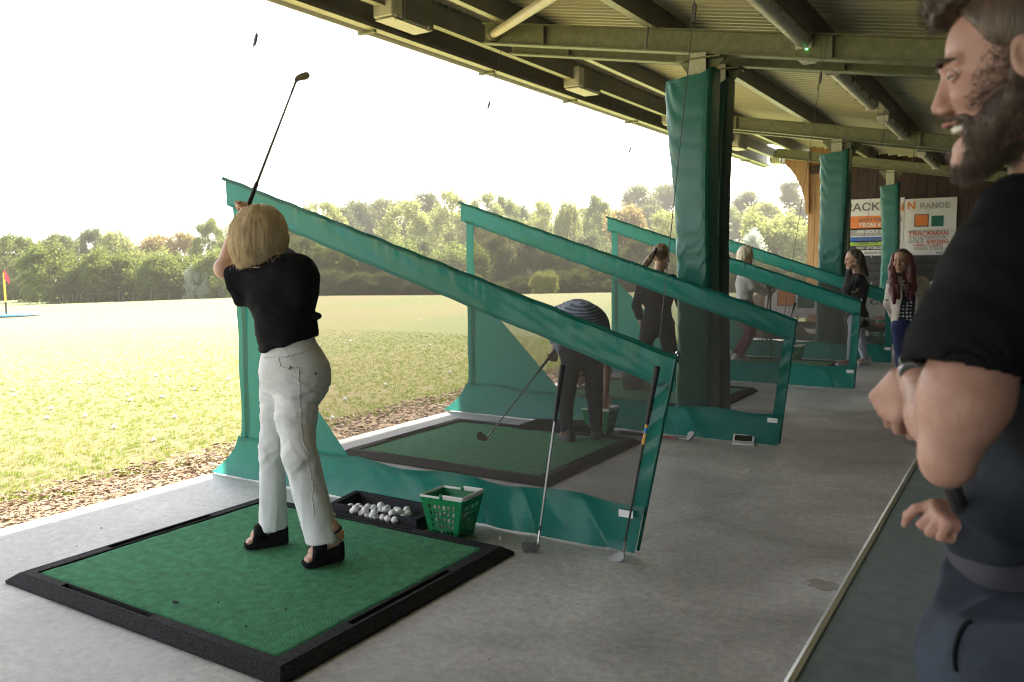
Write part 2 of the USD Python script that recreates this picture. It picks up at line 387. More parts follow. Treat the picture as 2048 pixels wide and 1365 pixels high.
M['carpet'] = mat('carpet_green_grey', (.085, .125, .118), (.135, .18, .17), 14, .95, bump=.6, bscale=260, bdist=.006, sheen=.2, bstretch=(1, .25, 1))
M['alu'] = mat('aluminium', (.72, .72, .72), rough=.32, metallic=1)
M['galv'] = mat('galvanised_steel', (.15, .16, .085), (.22, .23, .13), 14, .5, metallic=.25, bump=.1, bscale=40, detail=6)
M['galv_lite'] = mat('galvanised_bright', (.4, .4, .28), (.5, .5, .36), 20, .45, metallic=.3)
M['steel_dark'] = mat('steel_dark', (.16, .155, .15), (.2, .195, .185), 5, .55)
M['roof'] = mat('roof_sheet', (.41, .385, .26), (.48, .455, .31), 3, .5, detail=6, stretch=(.4, 2, 1))
M['fascia'] = mat('fascia_grey', (.24, .225, .215), (.3, .28, .265), 3, .5)
M['pipe'] = mat('galvanised_pipe', (.5, .47, .33), (.4, .3, .17), 6, .45, metallic=.3, ramp=(.5, .75))
M['vinyl'] = mat('green_vinyl', (.004, .112, .096), (.006, .132, .112), 6, .27, bump=.2, bscale=7, bdist=.02, transl=.38, tcol=(.06, .42, .345), bdetail=2, spec=.45)
M['vinyl_pad'] = mat('green_pad_vinyl', (.006, .115, .084), (.008, .14, .1), 5, .28, bump=.16, bscale=6, bdist=.02, spec=.6)
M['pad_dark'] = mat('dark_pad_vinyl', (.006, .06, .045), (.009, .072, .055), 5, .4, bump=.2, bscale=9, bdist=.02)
M['timber'] = mat('pale_timber', (.42, .25, .115), (.3, .165, .07), 5, .7, stretch=(5, 5, .5), bump=.2, bscale=30, detail=7)
M['timber_dark'] = mat('dark_timber', (.055, .028, .018), (.036, .019, .012), 5, .7, stretch=(6, 6, .5), detail=7)
M['black'] = mat('black_plastic', (.014, .014, .015), rough=.45)
M['white'] = mat('white_plastic', (.78, .78, .77), rough=.35)
M['cream'] = mat('cream_plastic', (.62, .6, .5), (.55, .52, .42), 8, .4)
M['rubber'] = mat('black_rubber', (.006, .006, .007), (.036, .036, .041), 120, .8, bump=.8, bscale=230, bdist=.006, detail=2, spec=.2)
M['turf'] = mat('green_turf', (.012, .18, .066), (.042, .32, .135), 22, .95, bump=1.0, bscale=110, bdist=.016, detail=9, sheen=.12, ramp=(.36, .64))
M['basket'] = mat('basket_green', (.004, .17, .055), (.004, .2, .07), 8, .35)
M['ball'] = mat('golf_ball_white', (.8, .8, .8), rough=.28, bump=.5, bscale=260, bdist=.002, coord='obj', voro=True)
M['ball_mark'] = mat('ball_print', (.02, .02, .05), rough=.4)
M['tee'] = mat('orange_tee', (.5, .11, .03), rough=.5)
M['chrome'] = mat('chrome', (.34, .34, .35), rough=.22, metallic=1)
M['shaft_grey'] = mat('shaft_grey', (.2, .2, .21), rough=.25, metallic=.8)
M['grip'] = mat('black_grip', (.012, .012, .013), rough=.6, bump=.5, bscale=300, bdist=.003)
M['shaft_red'] = mat('red_shaft', (.5, .05, .02), rough=.35)
M['gold'] = mat('gold_band', (.65, .36, .06), rough=.35)
M['blue'] = mat('blue_band', (.02, .2, .6), rough=.35)
M['wire'] = mat('wire_cable', (.12, .115, .11), rough=.5, metallic=.6)
M['orange_ink'] = mat('orange_print', (.7, .2, .035), rough=.5)
M['grey_ink'] = mat('grey_print', (.13, .12, .12), rough=.5)
M['midgrey_ink'] = mat('mid_grey_print', (.3, .3, .29), rough=.5)
M['red_ink'] = mat('red_print', (.5, .06, .03), rough=.5)
M['blue_ink'] = mat('blue_print', (.02, .11, .42), rough=.5)
M['lime_ink'] = mat('lime_print', (.32, .5, .03), rough=.5)
M['teal_ink'] = mat('teal_print', (.005, .12, .09), rough=.5)
M['banner'] = mat('banner_white', (.66, .65, .62), (.7, .69, .66), 4, .45)
M['flag_red'] = mat('red_flag', (.6, .04, .06), rough=.7, transl=.4)
M['yellow'] = mat('yellow_paint', (.7, .42, .04), rough=.5)
M['sky_blue'] = mat('blue_tarp', (.12, .4, .7), rough=.5)
# net: fine dark weave, mostly see-through
M['net'] = usdkit.material(stage, '/World/Looks/net_mesh', {
    't': ('transparent_bsdf', {'color': (1, 1, 1)}), 'd': ('diffuse_bsdf', {'color': (.075, .068, .064)}), 'tr': ('translucent_bsdf', {'color': (.11, .098, .08)}),
    'm1': ('mix_closure', {'fac': .45}), 'm2': ('mix_closure', {'fac': .56})},
    [('d.BSDF', 'm1.closure1'), ('tr.BSDF', 'm1.closure2'), ('t.BSDF', 'm2.closure1'), ('m1.closure', 'm2.closure2')], surface='m2.closure')

# ================================================================ ground
def smooth(a, b, x): t = np.clip((x - a) / (b - a), 0, 1); return t * t * (3 - 2 * t)
def terrain(X, Y):
    d = np.hypot(X, Y)
    z = -.13 + .035 * np.sin(X * .31 + Y * .17) * smooth(9, 20, d) + .05 * np.sin(Y * .12 - X * .07 + 1) * smooth(12, 30, d)
    z = z - .75 * smooth(40.5, 52, d) + 1.1 * smooth(58, 130, d) + 2 * smooth(150, 600, d)
    return np.where((X > -5.3), -.3, z)
gx = np.unique(np.concatenate([np.linspace(-900, -130, 22), np.linspace(-130, -40, 46), np.linspace(-40, -5.9, 70), [-5.6, -5.4, -5.2, 0, 30, 100, 300]]))
gy = np.unique(np.concatenate([np.linspace(-200, -20, 12), np.linspace(-20, 60, 90), np.linspace(60, 160, 50), np.linspace(160, 1000, 24)]))
GX, GY = np.meshgrid(gx, gy, indexing='ij')
i = np.arange(GX.size).reshape(GX.shape)
q = np.stack([i[:-1, :-1], i[1:, :-1], i[1:, 1:], i[:-1, 1:]], -1).reshape(-1, 4)
fieldm = usdkit.material(stage, '/World/Looks/range_grass', {
    'g': ('geometry', {}), 'm1': ('mapping', {'scale': (.11, .035, 1)}), 'n1': ('noise_texture', {'scale': 1.6, 'detail': 6, 'roughness': .6}),
    'm2': ('mapping', {'scale': (1, 1, 1)}), 'n2': ('noise_texture', {'scale': 3.5, 'detail': 7, 'roughness': .7}),
    'sx': ('separate_xyz', {}), 'rx': ('map_range', {'from_min': -7, 'from_max': -21, 'to_min': 0, 'to_max': .27, 'clamp': True}), 'rx2': ('map_range', {'from_min': -26, 'from_max': -37, 'to_min': 0, 'to_max': -.2, 'clamp': True}), 'rx3': ('map_range', {'from_min': 7, 'from_max': 20, 'to_min': 0, 'to_max': -.3, 'clamp': True}),
    'a1': ('math', {'math_type': 'add'}), 'a2': ('math', {'math_type': 'add'}), 'a3': ('math', {'math_type': 'multiply_add', 'value2': .55}), 'a4': ('math', {'math_type': 'add'}),
    'r': ('rgb_ramp', {'ramp': [(.5, (.155, .2, .027)), (.72, (.225, .215, .04)), (.9, (.25, .2, .055)), (1.0, (.27, .195, .07))]}),
    'n3': ('noise_texture', {'scale': 70, 'detail': 4, 'roughness': .7}), 'b': ('bump', {'strength': .9, 'distance': .05}),
    'p': ('principled_bsdf', {'roughness': .9, 'specular_ior_level': .15, 'sheen_weight': .3})},
    [('g.position', 'm1.vector'), ('m1.vector', 'n1.vector'), ('g.position', 'n2.vector'), ('g.position', 'sx.vector'), ('sx.x', 'rx.value'), ('sx.x', 'rx2.value'), ('sx.y', 'rx3.value'), ('n1.fac', 'a1.value1'), ('rx.result', 'a1.value2'),
     ('n2.fac', 'a3.value1'), ('a1.value', 'a3.value3'), ('a3.value', 'a2.value1'), ('rx2.result', 'a2.value2'), ('a2.value', 'a4.value1'), ('rx3.result', 'a4.value2'), ('a4.value', 'r.fac'), ('r.color', 'p.base_color'),
     ('g.position', 'n3.vector'), ('n3.fac', 'b.height'), ('b.normal', 'p.normal')], surface='p.BSDF')
obj('field', (np.stack([GX, GY, terrain(GX, GY)], -1).reshape(-1, 3), q), fieldm, smooth=True, kind='structure')

def instancer(name, protos, mats_, pos, rotz, scale, pick, label, cat_, tilt=None):
    p = path_for(name, '/World')
    pi = UsdGeom.PointInstancer.Define(stage, p); paths = []
    for k, (m, mt) in enumerate(zip(protos, mats_)):
        usdkit.mesh(stage, f'{p}/piece_{k:03d}', m, mt); paths.append(Sdf.Path(f'{p}/piece_{k:03d}'))
    pi.CreatePrototypesRel().SetTargets(paths)
    pi.CreateProtoIndicesAttr(Vt.IntArray.FromNumpy(pick.astype(np.int32)))
    pi.CreatePositionsAttr(Vt.Vec3fArray.FromNumpy(pos.astype(np.float32)))
    if tilt is None: tilt = np.zeros((len(pos), 2))
    cz, sz = np.cos(rotz / 2), np.sin(rotz / 2); cx, sx = np.cos(tilt[:, 0] / 2), np.sin(tilt[:, 0] / 2)
    pi.CreateOrientationsAttr(Vt.QuathArray([Gf.Quath(float(a * c), float(a * s_), float(b * s_), float(b * c)) for a, b, c, s_ in zip(cz, sz, cx, sx)]))
    pi.CreateScalesAttr(Vt.Vec3fArray.FromNumpy(np.repeat(scale[:, None], 3, 1).astype(np.float32)))
    return tag(pi.GetPrim(), label, cat_, kind='stuff')
def tuft(seed, n=14, h=.05):
    r = np.random.default_rng(seed); v = []; f = []
    for k in range(n):
        a = r.uniform(0, 6.28); b = r.normal(0, .03, 2); l = h * r.uniform(.55, 1.2); w = .0035; ln = r.uniform(.2, .9) * l
        d = np.array([math.cos(a), math.sin(a), 0]); s = np.array([-d[1], d[0], 0]); p = np.array([b[0], b[1], -.01]); i0 = len(v)
        v += [p - s * w, p + s * w, p + d * ln * .35 + s * w * .8 + [0, 0, l * .65], p + d * ln * .35 - s * w * .8 + [0, 0, l * .65], p + d * ln + [0, 0, l]]
        f += [[i0, i0 + 1, i0 + 2], [i0, i0 + 2, i0 + 3], [i0 + 3, i0 + 2, i0 + 4]]
    return trimesh.Trimesh(v, f, process=False)
M['blade'] = mat('grass_blade', (.15, .215, .028), (.205, .245, .044), 1.2, .55, transl=.55)
M['blade_dry'] = mat('grass_blade_dry', (.29, .24, .09), (.26, .24, .07), 1.2, .6, transl=.5)
def edge_x(y): return -5.52 + .1 * np.sin(y * 1.9) + .07 * np.sin(y * 4.3 + 1) + .05 * np.sin(y * 9.1) - .05 * smooth(5, 8, y)
N = 42000
gxs = -5.5 - 14.5 * rng.random(N) ** 1.6; gys = rng.uniform(-1.0, 15, N)
gxs += edge_x(gys) + 5.5
far = smooth(-9, -16, gxs)
keep = rng.random(N) > .92 * smooth(-10, -20, gxs)
gxs, gys, far = gxs[keep], gys[keep], far[keep]
pick = np.where(rng.random(len(gxs)) < .12 + .3 * far, 3, rng.integers(0, 3, len(gxs)))
instancer('grass', [tuft(1), tuft(2), tuft(3, 10, .075), tuft(4, 12, .045)], [M['blade'], M['blade'], M['blade'], M['blade_dry']],
          np.stack([gxs, gys, terrain(gxs, gys)], -1), rng.uniform(0, 6.28, len(gxs)), rng.uniform(.3, .58, len(gxs)) * (1 - .5 * smooth(-9, -18, gxs)) * np.where(np.abs(gxs - edge_x(gys)) < .25, 1.7, 1), pick,
          'short bright green and straw grass between the woodchip strip and the open field', 'grass')
# woodchip strip along the slab
obj('woodchip_bed', sheet(lambda u, v: np.stack([-4.6 - 1.15 * u, -3 + 23 * v, -.09 + .015 * np.sin(v * 160 + u * 9) - .03 * u], -1), 8, 120), M['chip_soil'], smooth=True, kind='structure')
def chip(seed):
    r = np.random.default_rng(seed); p = r.uniform(-1, 1, (9, 3)) * [.026, .011, .004]; return hull(p)
N = 11000
cy = -1 + 14 * rng.random(N) ** 1.2; cx = -4.74 - .95 * rng.random(N) ** .9
instancer('woodchips', [chip(k) for k in range(6)], [M['chip_a'], M['chip_b'], M['chip_a'], M['chip_a'], M['chip_b'], M['chip_a']],
          np.stack([cx, cy, -.078 + .03 * rng.random(N)], -1), rng.uniform(0, 6.28, N), rng.uniform(.6, 1.5, N), rng.integers(0, 6, N),
          'tan woodchips and gravel in a strip between the concrete edge and the grass', 'woodchips', np.stack([rng.normal(0, .45, N), np.zeros(N)], -1))
# concrete floor in slabs, carpet and edge strip
fl = UsdGeom.Xform.Define(stage, path_for('concrete_floor', '/World')).GetPrim(); tag(fl, kind='structure')
XS, YS = [-4.72, -.646, 2.4], [-7, .6, 6.66, 12.9, 19.0]
for a in range(2):
    for b in range(4):
        obj('slab', bbox((XS[a] + .003, YS[b] + .0015, -.28), (XS[a + 1] - .003, YS[b + 1] - .0015, 0 if a < 1 else -.012), .003), M['concrete'], fl, smooth=False)
obj('joint_bed', bbox((-4.70, -6.9, -.27), (2.38, 18.9, -.025)), M['chip_soil'], fl, smooth=False)
obj('carpet', bbox((-.612, -7, -.01), (2.39, 18.99, .012)), M['carpet'], smooth=False, kind='structure')
obj('edging_strip', hull([(-.65, y, z) for y in (-7, 18.9) for z in (.001, .012)] + [(-.636, y, .018) for y in (-7, 18.9)] + [(-.618, y, .017) for y in (-7, 18.9)] + [(-.61, y, .001) for y in (-7, 18.9)]), M['alu'], smooth=False,
    label='thin shiny aluminium strip between the concrete and the dark carpet', cat='floor strip')

# the air over the range
hz = usdkit.material(stage, '/World/Looks/range_air', {'v': ('principled_volume', {'color': (1.0, .98, .93), 'density': .0007, 'anisotropy': .4})}, volume='v.volume')
obj('haze', bbox((-920, -210, -3), (310, 1010, 40)), hz, smooth=False, kind='stuff')

# ================================================================ the shelter
import shapely.geometry as sg
def zt(x): return 3.407 - .183 * (x + 2.637)
shelter = thing('range_shelter', 'open fronted driving range shelter with sloping corrugated roof on steel frames', 'building')
def sweep_x(poly, x0, x1, Y):
    m = trimesh.creation.extrude_polygon(sg.Polygon(poly), 1.0, engine='earcut'); v = m.vertices.copy()
    x = x0 + v[:, 2] * (x1 - x0)
    return trimesh.Trimesh(np.stack([x, Y + v[:, 0], zt(x) + v[:, 1]], -1), m.faces[:, ::-1] if x1 > x0 else m.faces, process=False)
def sweep_y(poly, y0, y1, X, Z):
    m = trimesh.creation.extrude_polygon(sg.Polygon(poly), 1.0, engine='earcut'); v = m.vertices.copy()
    m = trimesh.Trimesh(np.stack([X + v[:, 0], y0 + v[:, 2] * (y1 - y0), Z + v[:, 1]], -1), m.faces, process=False); m.fix_normals(); return m
def ibeam(d, w, t, tw): return [(-w / 2, 0), (w / 2, 0), (w / 2, -t), (tw, -t), (tw, -d + t), (w / 2, -d + t), (w / 2, -d), (-w / 2, -d), (-w / 2, -d + t), (-tw, -d + t), (-tw, -t), (-w / 2, -t)]
for Y in (-5, 1, 1.45, 7.0, 7.5, 13.0, 13.4, 18.0):
    m = sweep_x(ibeam(.2, .11, .012, .004), -4.69, 2.4, Y); m.fix_normals()
    bm = obj('roof_beam', m, M['galv'], shelter, smooth=False)
    for x in (-4.0, -1.4, .6):
        obj('web_stiffener', bbox((x - .004, Y - .052, zt(x) - .186), (x + .004, Y + .052, zt(x) - .014)), M['steel_dark'], bm, smooth=False)
cprof = lambda h, w: [(0, 0), (0, h), (-w, h), (-w, h - .018), (-.006, h - .006), (-.006, .006), (-w + .003, .006), (-w + .003, .02), (-w, .02), (-w, 0)]
for X, Z in ((-4.37, zt(-4.37)), (-2.865, zt(-2.865)), (-1.555, zt(-1.555)), (-.25, zt(-.25)), (1.05, zt(1.05)), (2.3, zt(2.3))):
    obj('purlin', sweep_y(cprof(.2, .065), -8, 19.6, X, Z + .002), M['steel_dark'], shelter, smooth=False)
    obj('purlin_flange', sweep_y([(-.07, -.003), (.002, -.003), (.002, .001), (-.07, .001)], -8, 19.59, X, Z), M['galv_lite'], shelter, smooth=False)
obj('eave_rail', sweep_y(cprof(.19, .07), -8, 19.6, -4.95, 3.70), M['steel_dark'], shelter, smooth=False)
obj('eave_rail_flange', sweep_y([(-.075, -.004), (.003, -.004), (.003, -.001), (-.075, -.001)], -8, 19.6, -4.95, 3.70), M['galv_lite'], shelter, smooth=False)
obj('fascia', sweep_y([(-.05, 0), (-.05, .53), (-.03, .53), (-.03, .03), (.06, .03), (.06, 0)], -8, 19.6, -5.27, 3.585), M['fascia'], shelter, smooth=False)
obj('fascia_flange', sweep_y([(-.02, 0), (.065, 0), (.065, -.004), (-.02, -.004)], -8, 19.59, -5.27, 3.583), M['galv_lite'], shelter, smooth=False)
for k in range(14):
    y0 = -8 + k * 2.0; n = 8
    th = np.linspace(-.3, PI + .3, n); dz = .004 * math.sin(k * 2.3)
    prof = [(-.07 + .065 * math.cos(t), -.055 * math.sin(t) + dz) for t in th] + [(-.07 + .06 * math.cos(t), -.05 * math.sin(t) + .004 + dz) for t in th[::-1]]
    obj('gutter', sweep_y(prof, y0, y0 + 1.985 if k < 13 else 19.6, -5.30, 3.62), M['steel_dark'], shelter)
    if k: obj('gutter_bracket', bbox((-5.44, y0 - .03, 3.555), (-5.235, y0 + .015, 3.61), .004), M['galv'], shelter, smooth=False)
def roof_sheet(y0, y1):
    n = int(round((y1 - y0) / .0125)); y = np.linspace(y0, y1, n + 1); ph = (y / .125) % 1
    prof = np.interp(ph, [0, .12, .28, .6, .76, 1], [.0, .0, .042, .042, .0, .0]); v = []
    for x in (-5.45, 2.45): v.append(np.stack([np.full(n + 1, x), y, np.full(n + 1, zt(x) + .203) + prof], -1))
    v = np.vstack(v); i = np.arange(n)
    return (v, np.stack([i, i + 1, i + n + 2, i + n + 1], -1))
for k in range(28): obj('roof_sheet', roof_sheet(-8 + k * 1.0, -7 + k * 1.0 + (.0 if k < 27 else -.3)), M['roof'], shelter, smooth=False)
for y in (4.2, 9.9, 15.4, 8.6): obj('lap_strip', sweep_x([(-.012, 0), (.012, 0), (.012, -.004), (-.012, -.004)], -5.3, 2.4, y).apply_translation([0, 0, .201]), M['steel_dark'], shelter, smooth=False)
# columns and their gusset plates
COLS = [(-2.48, 7.0), (-2.47, 7.5), (-2.5, 13.0), (-2.45, 13.4), (-2.45, 18.0), (-2.5, 1.0), (-2.5, -5)]
for (x, y) in COLS:
    zz = zt(x) - .204
    m = trimesh.creation.extrude_polygon(sg.Polygon([(a, b + .075) for a, b in ibeam(.15, .15, .01, .004)]), zz, engine='earcut')
    m.apply_translation([x, y, 0]); cl = obj('column', m, M['galv_lite'], shelter, smooth=False)
    for e in (-1, 1):
        g_ = hull([(x + e * a, y + b, zz - c) for a, c in ((.075, .002), (.21, .002 + e * .183 * .13), (.21, .03 + e * .183 * .13), (.075, .2)) for b in (-.005, .005)])
        obj('gusset_plate', g_, M['galv'], cl, smooth=False)
    obj('cap_plate', bbox((x - .2, y - .09, zz - .014 - .036), (x + .2, y + .09, zz - .036), .002), M['galv'], cl, smooth=False)
# rolled pipe brace in the roof
obj('brace_pipe', tube([atY(985, 70, 6.98) + [0, 0, 0], atY(1115, -14, 5.4)], .042, 14), M['pipe'], shelter)
obj('brace_flange', tube([atY(985, 70, 6.98) + [-.012, .02, -.006], atY(989, 68, 6.94)], .062, 14), M['galv'], shelter)
obj('hanger_rod', tube([atY(1296, 55, 6.9), atY(1291, 98, 6.86)], .012, 8), M['steel_dark'], shelter)
# end wall: boards
EY = 19.0
ew = thing('end_wall', 'dark timber end wall of the shelter behind the banners with pale boards at its corner', 'wall')
x = -4.24; k = 0
while x < 2.3:
    w = (.15, .145, .15)[k] if k < 3 else .19; z1 = zt(x + w / 2) + .19
    obj('board', bbox((x + .002, EY + .002 * (k % 3), -.2), (x + w - .002, EY + .05, z1), .004), M['timber'] if k < 3 else M['timber_dark'], ew, smooth=False, label='pale brown corner board' if k < 3 else None); x += w; k += 1
kb = [atY(x, y, EY - .02) for x, y in ((1572, 330), (1581, 338), (1593, 354), (1603, 374), (1610, 398), (1613, 428), (1619, 428), (1619, 322), (1572, 318))]
kp = trimesh.creation.extrude_polygon(sg.Polygon([(p[0], p[2]) for p in kb]), .09, engine='earcut'); kv = kp.vertices
kp = trimesh.Trimesh(np.stack([kv[:, 0], EY - .1 + kv[:, 2], kv[:, 1]], -1), kp.faces, process=False); kp.fix_normals()
obj('knee_brace', kp, M['timber'], ew, smooth=False)
obj('backing', hull([(x_, y_, z_) for x_ in (-4.2, 2.4) for y_ in (EY + .055, EY + .08) for z_ in (-.2, zt(x_) + .16)]), M['timber_dark'], ew, smooth=False)
obj('head_beam', bbox((-4.2, EY - .06, 3.3), (2.3, EY - .004, 3.48), .004), M['timber_dark'], ew, smooth=False)
bw = thing('back_wall', 'dark timber back wall along the shelter behind the walkway', 'wall')
for k in range(18): obj('board', bbox((2.42, -8 + k * 1.5 + .003, -.2), (2.47, -8 + k * 1.5 + 1.497, zt(2.42) + .2), .004), M['timber_dark'], bw, smooth=False)

# padding round the columns
def pad(x, y, w, d, z0, z1, flare, mt, label, seed, seam=True):
    t = thing('column_pad', label, 'padding', (x, y, 0), 'padded vinyl sleeves on the shelter columns')
    nz, nt = 110, 72
    def P(u, v):
        th = u * 2 * PI; ct, st = np.cos(th), np.sin(th)
        pw = 2 / 5.5; cx = np.sign(ct) * np.abs(ct) ** pw * w / 2; cy_ = np.sign(st) * np.abs(st) ** pw * d / 2
        z = z0 + v * (z1 - z0)
        left = np.clip(-ct, 0, 1)
        X = cx - flare * left * smooth(.45, 1, v) ** 1.6 + .02 * np.sin(v * 5 + seed) - .03 * left * smooth(.3, 0, v)
        zz = z + (1 - np.abs(v * 2 - 1) > 1.9) * 0 + (v > .995) * (.06 * ct)
        p = np.stack([x + X, y + cy_, zz], -1)
        s1 = z * 14 + th * 3.2 + 2.5 * fbm(np.stack([th, z * 1.5, 0 * z], -1), 1.6, seed)
        wr = (np.abs(np.sin(s1)) ** .6 - .5) * .015 * (smooth(.15, .6, left) * .9 + .12)
        s2 = 9 * z - 5 * X / w + 3 * fbm(np.stack([X * 3, z, 0 * z], -1), 3., seed + 5)
        wr = wr + .007 * (1 - np.abs(np.sin(s2))) ** 3 * smooth(.9, .2, np.abs(v - .42) * 3)
        p[:, 0] += ct * wr; p[:, 1] += st * wr
        return p
    m = sheet(P, nt, nz); m.merge_vertices(); m.fix_normals()
    obj('sleeve', m, mt, t, smooth=True)
    obj('sleeve_top', hull(np.vstack([P(np.linspace(0, 1, 40), np.full(40, .993)), P(np.linspace(0, 1, 40), np.full(40, .985))])), mt, t, smooth=False)
    if seam:
        zs = np.linspace(.02, .98, 60); a = P(np.full(60, .84), zs)
        obj('seam', tube(a, .004, 6), mt, t)
    return t
pad(-2.47, 6.98, .30, .30, .04, 2.98, .12, M['vinyl_pad'], 'tall creased green vinyl pad on the nearest column, flared at its top left', 1)
pad(-2.49, 7.46, .26, .28, .04, 2.98, .0, M['pad_dark'], 'dark shaded pad just behind the nearest green padded column', 2)
pad(-2.51, 12.98, .36, .32, .04, 2.98, .05, M['vinyl_pad'], 'green vinyl pad on the second column, behind the woman in the grey cardigan', 3)
pad(-2.42, 17.98, .31, .30, .04, 2.88, .04, M['vinyl_pad'], 'farthest green vinyl pad, slim, standing in front of the white banner', 5)

# lamps under the roof
def flood(y, w, label):
    t = thing('floodlight', label, 'floodlight', (-4.98, y, 3.68), 'box floodlights along the eave')
    obj('housing', bbox((-5.1, y - w / 2 + .16, 3.6), (-4.86, y + w / 2, 3.86), .012), M['steel_dark'], t, smooth=False)
    obj('gear_box', bbox((-5.09, y - w / 2, 3.61), (-4.87, y - w / 2 + .155, 3.85), .01), M['cream'], t, smooth=False)
    obj('glass', bbox((-5.08, y - w / 2 + .02, 3.59), (-4.88, y + w / 2 - .03, 3.598)), M['cream'], t, smooth=False)
    for dy in (.17, w - .05): obj('strap', bbox((-5.105, y - w / 2 + dy, 3.595), (-4.855, y - w / 2 + dy + .02, 3.88), .002), M['galv'], t, smooth=False)
    for dy in (.03, w - .1): obj('latch', tube([(-4.855, y - w / 2 + dy, 3.57), (-4.85, y - w / 2 + dy, 3.62)], .008, 6), M['galv_lite'], t)
for y, w, l in ((6.1, .6, 'box floodlight under the eave, largest, above the sky at top'), (9.65, .6, 'box floodlight under the eave, left of the nearest green column, second from the camera'), (12.9, .6, 'box floodlight under the eave right against the left side of the nearest green column top'),
                (16.2, .6, 'small box floodlight just right of the nearest green column'), (19.2, .5, 'smallest box floodlight at the far end of the eave')): flood(y, w, l)
def batten(y0, y1, label):
    t = thing('tube_light', label, 'light fitting', (-1.6, y0, 3.2), 'unlit tube lights along one roof purlin')
    n = 14; th = np.linspace(PI, 2 * PI, n); prof = [(.065 * math.cos(a), .06 * math.sin(a)) for a in th] + [(.065, .006), (-.065, .006)]
    obj('diffuser', sweep_y(prof, y0 + .03, y1 - .03, -1.62, 3.165), M['cream'], t)
    obj('tray', bbox((-1.69, y0, 3.175), (-1.55, y1, 3.205), .004), M['steel_dark'], t, smooth=False)
    for yy in np.linspace(y0 + .1, y1 - .1, 5): obj('clip', bbox((-1.698, yy - .012, 3.13), (-1.542, yy + .012, 3.19), .003), M['steel_dark'], t, smooth=False)
    for yy in (y0, y1 - .03): obj('end_cap', bbox((-1.685, yy, 3.1), (-1.555, yy + .03, 3.17), .008), M['cream'], t, smooth=False)
batten(5.0, 7.0, 'nearest tube light under the roof, cut by the top edge of the picture')
batten(8.1, 10.3, 'long tube light just beyond the nearest roof beam')
batten(11.1, 13.0, 'tube light directly before the second roof beam')
batten(15.2, 17.6, 'farthest tube light under the roof near the end wall')
t = thing('emergency_light', 'small emergency lamp with a green spark hung below the nearest tube light', 'emergency light', (-1.6, 7.05, 3.1))
obj('case', bbox((-1.68, 7.03, 3.02), (-1.55, 7.2, 3.14), .01), M['cream'], t, smooth=False)
M['led'] = usdkit.material(stage, '/World/Looks/green_led', {'e': ('emission', {'color': (.05, 1, .2), 'strength': 6.0})}, surface='e.emission')
obj('lens', bbox((-1.67, 7.0, 3.03), (-1.57, 7.027, 3.1), .004), M['white'], t, smooth=False)
obj('green_lamp', ell((-1.60, 6.995, 3.1), (.008, .008, .008), 1), M['led'], t)
# ================================================================ trees
def leafmat(name, c1, c2, tr=.58, tc=1.5):
    return usdkit.material(stage, '/World/Looks/' + name, {
        'oi': ('object_info', {}), 'g': ('geometry', {}), 'n': ('noise_texture', {'scale': .9, 'detail': 4, 'roughness': .6}), 'a': ('math', {'math_type': 'multiply_add', 'value2': .45}), 'a2': ('math', {'math_type': 'multiply_add', 'value2': .4, 'value3': -.1}),
        'r': ('rgb_ramp', {'ramp': [(.15, c1), (.75, c2)]}), 'd': ('diffuse_bsdf', {}), 't': ('translucent_bsdf', {}), 'm': ('mix_closure', {'fac': tr})},
        [('g.position', 'n.vector'), ('oi.random', 'a2.value1'), ('a2.value', 'a.value3'), ('g.random_per_island', 'a.value1'), ('a.value', 'r.fac'), ('r.color', 'd.color'), ('r.color', 't.color'), ('d.BSDF', 'm.closure1'), ('t.BSDF', 'm.closure2')], surface='m.closure')
M['leaf_mid'] = leafmat('leaf_mid_green', (.14, .17, .043), (.31, .33, .1))
M['leaf_dark'] = leafmat('leaf_dark_green', (.11, .125, .05), (.22, .23, .095), .5)
M['leaf_pale'] = leafmat('leaf_pale_green', (.24, .26, .085), (.42, .42, .17))
M['leaf_orange'] = leafmat('leaf_russet', (.26, .2, .075), (.38, .3, .13))
M['leaf_white'] = leafmat('leaf_blossom', (.3, .34, .26), (.6, .62, .56))
M['leaf_heath'] = leafmat('leaf_heath', (.09, .105, .035), (.2, .205, .07), .45)
M['bark'] = mat('bark', (.075, .055, .04), (.13, .1, .075), 8, .9, stretch=(3, 3, .6))
M['bark_pale'] = mat('bark_pale', (.28, .26, .22), (.1, .08, .06), 8, .85, stretch=(2, 2, 1.5))
def leaves(cent, n, spread, size, r, droop=0.0, hang=0.0):
    k = r.integers(0, len(cent), n); p = cent[k] + r.normal(0, 1, (n, 3)) * spread
    if hang: p[:, 2] -= hang * np.abs(r.normal(0, 1, n))
    d = r.normal(0, 1, (n, 3)); d[:, 2] = d[:, 2] * .6 - droop; d /= np.linalg.norm(d, axis=1)[:, None]
    s = np.cross(d, r.normal(0, 1, (n, 3))); s /= np.linalg.norm(s, axis=1)[:, None]
    L = size * r.uniform(.6, 1.3, n)[:, None]; up = np.cross(d, s) * L * .12
    v = np.stack([p - d * L, p + s * L * .42 + up, p + d * L, p - s * L * .42 + up], 1).reshape(-1, 3); i = np.arange(n)[:, None] * 4
    return trimesh.Trimesh(v, np.vstack([i + [0, 1, 2], i + [0, 2, 3]]), process=False)
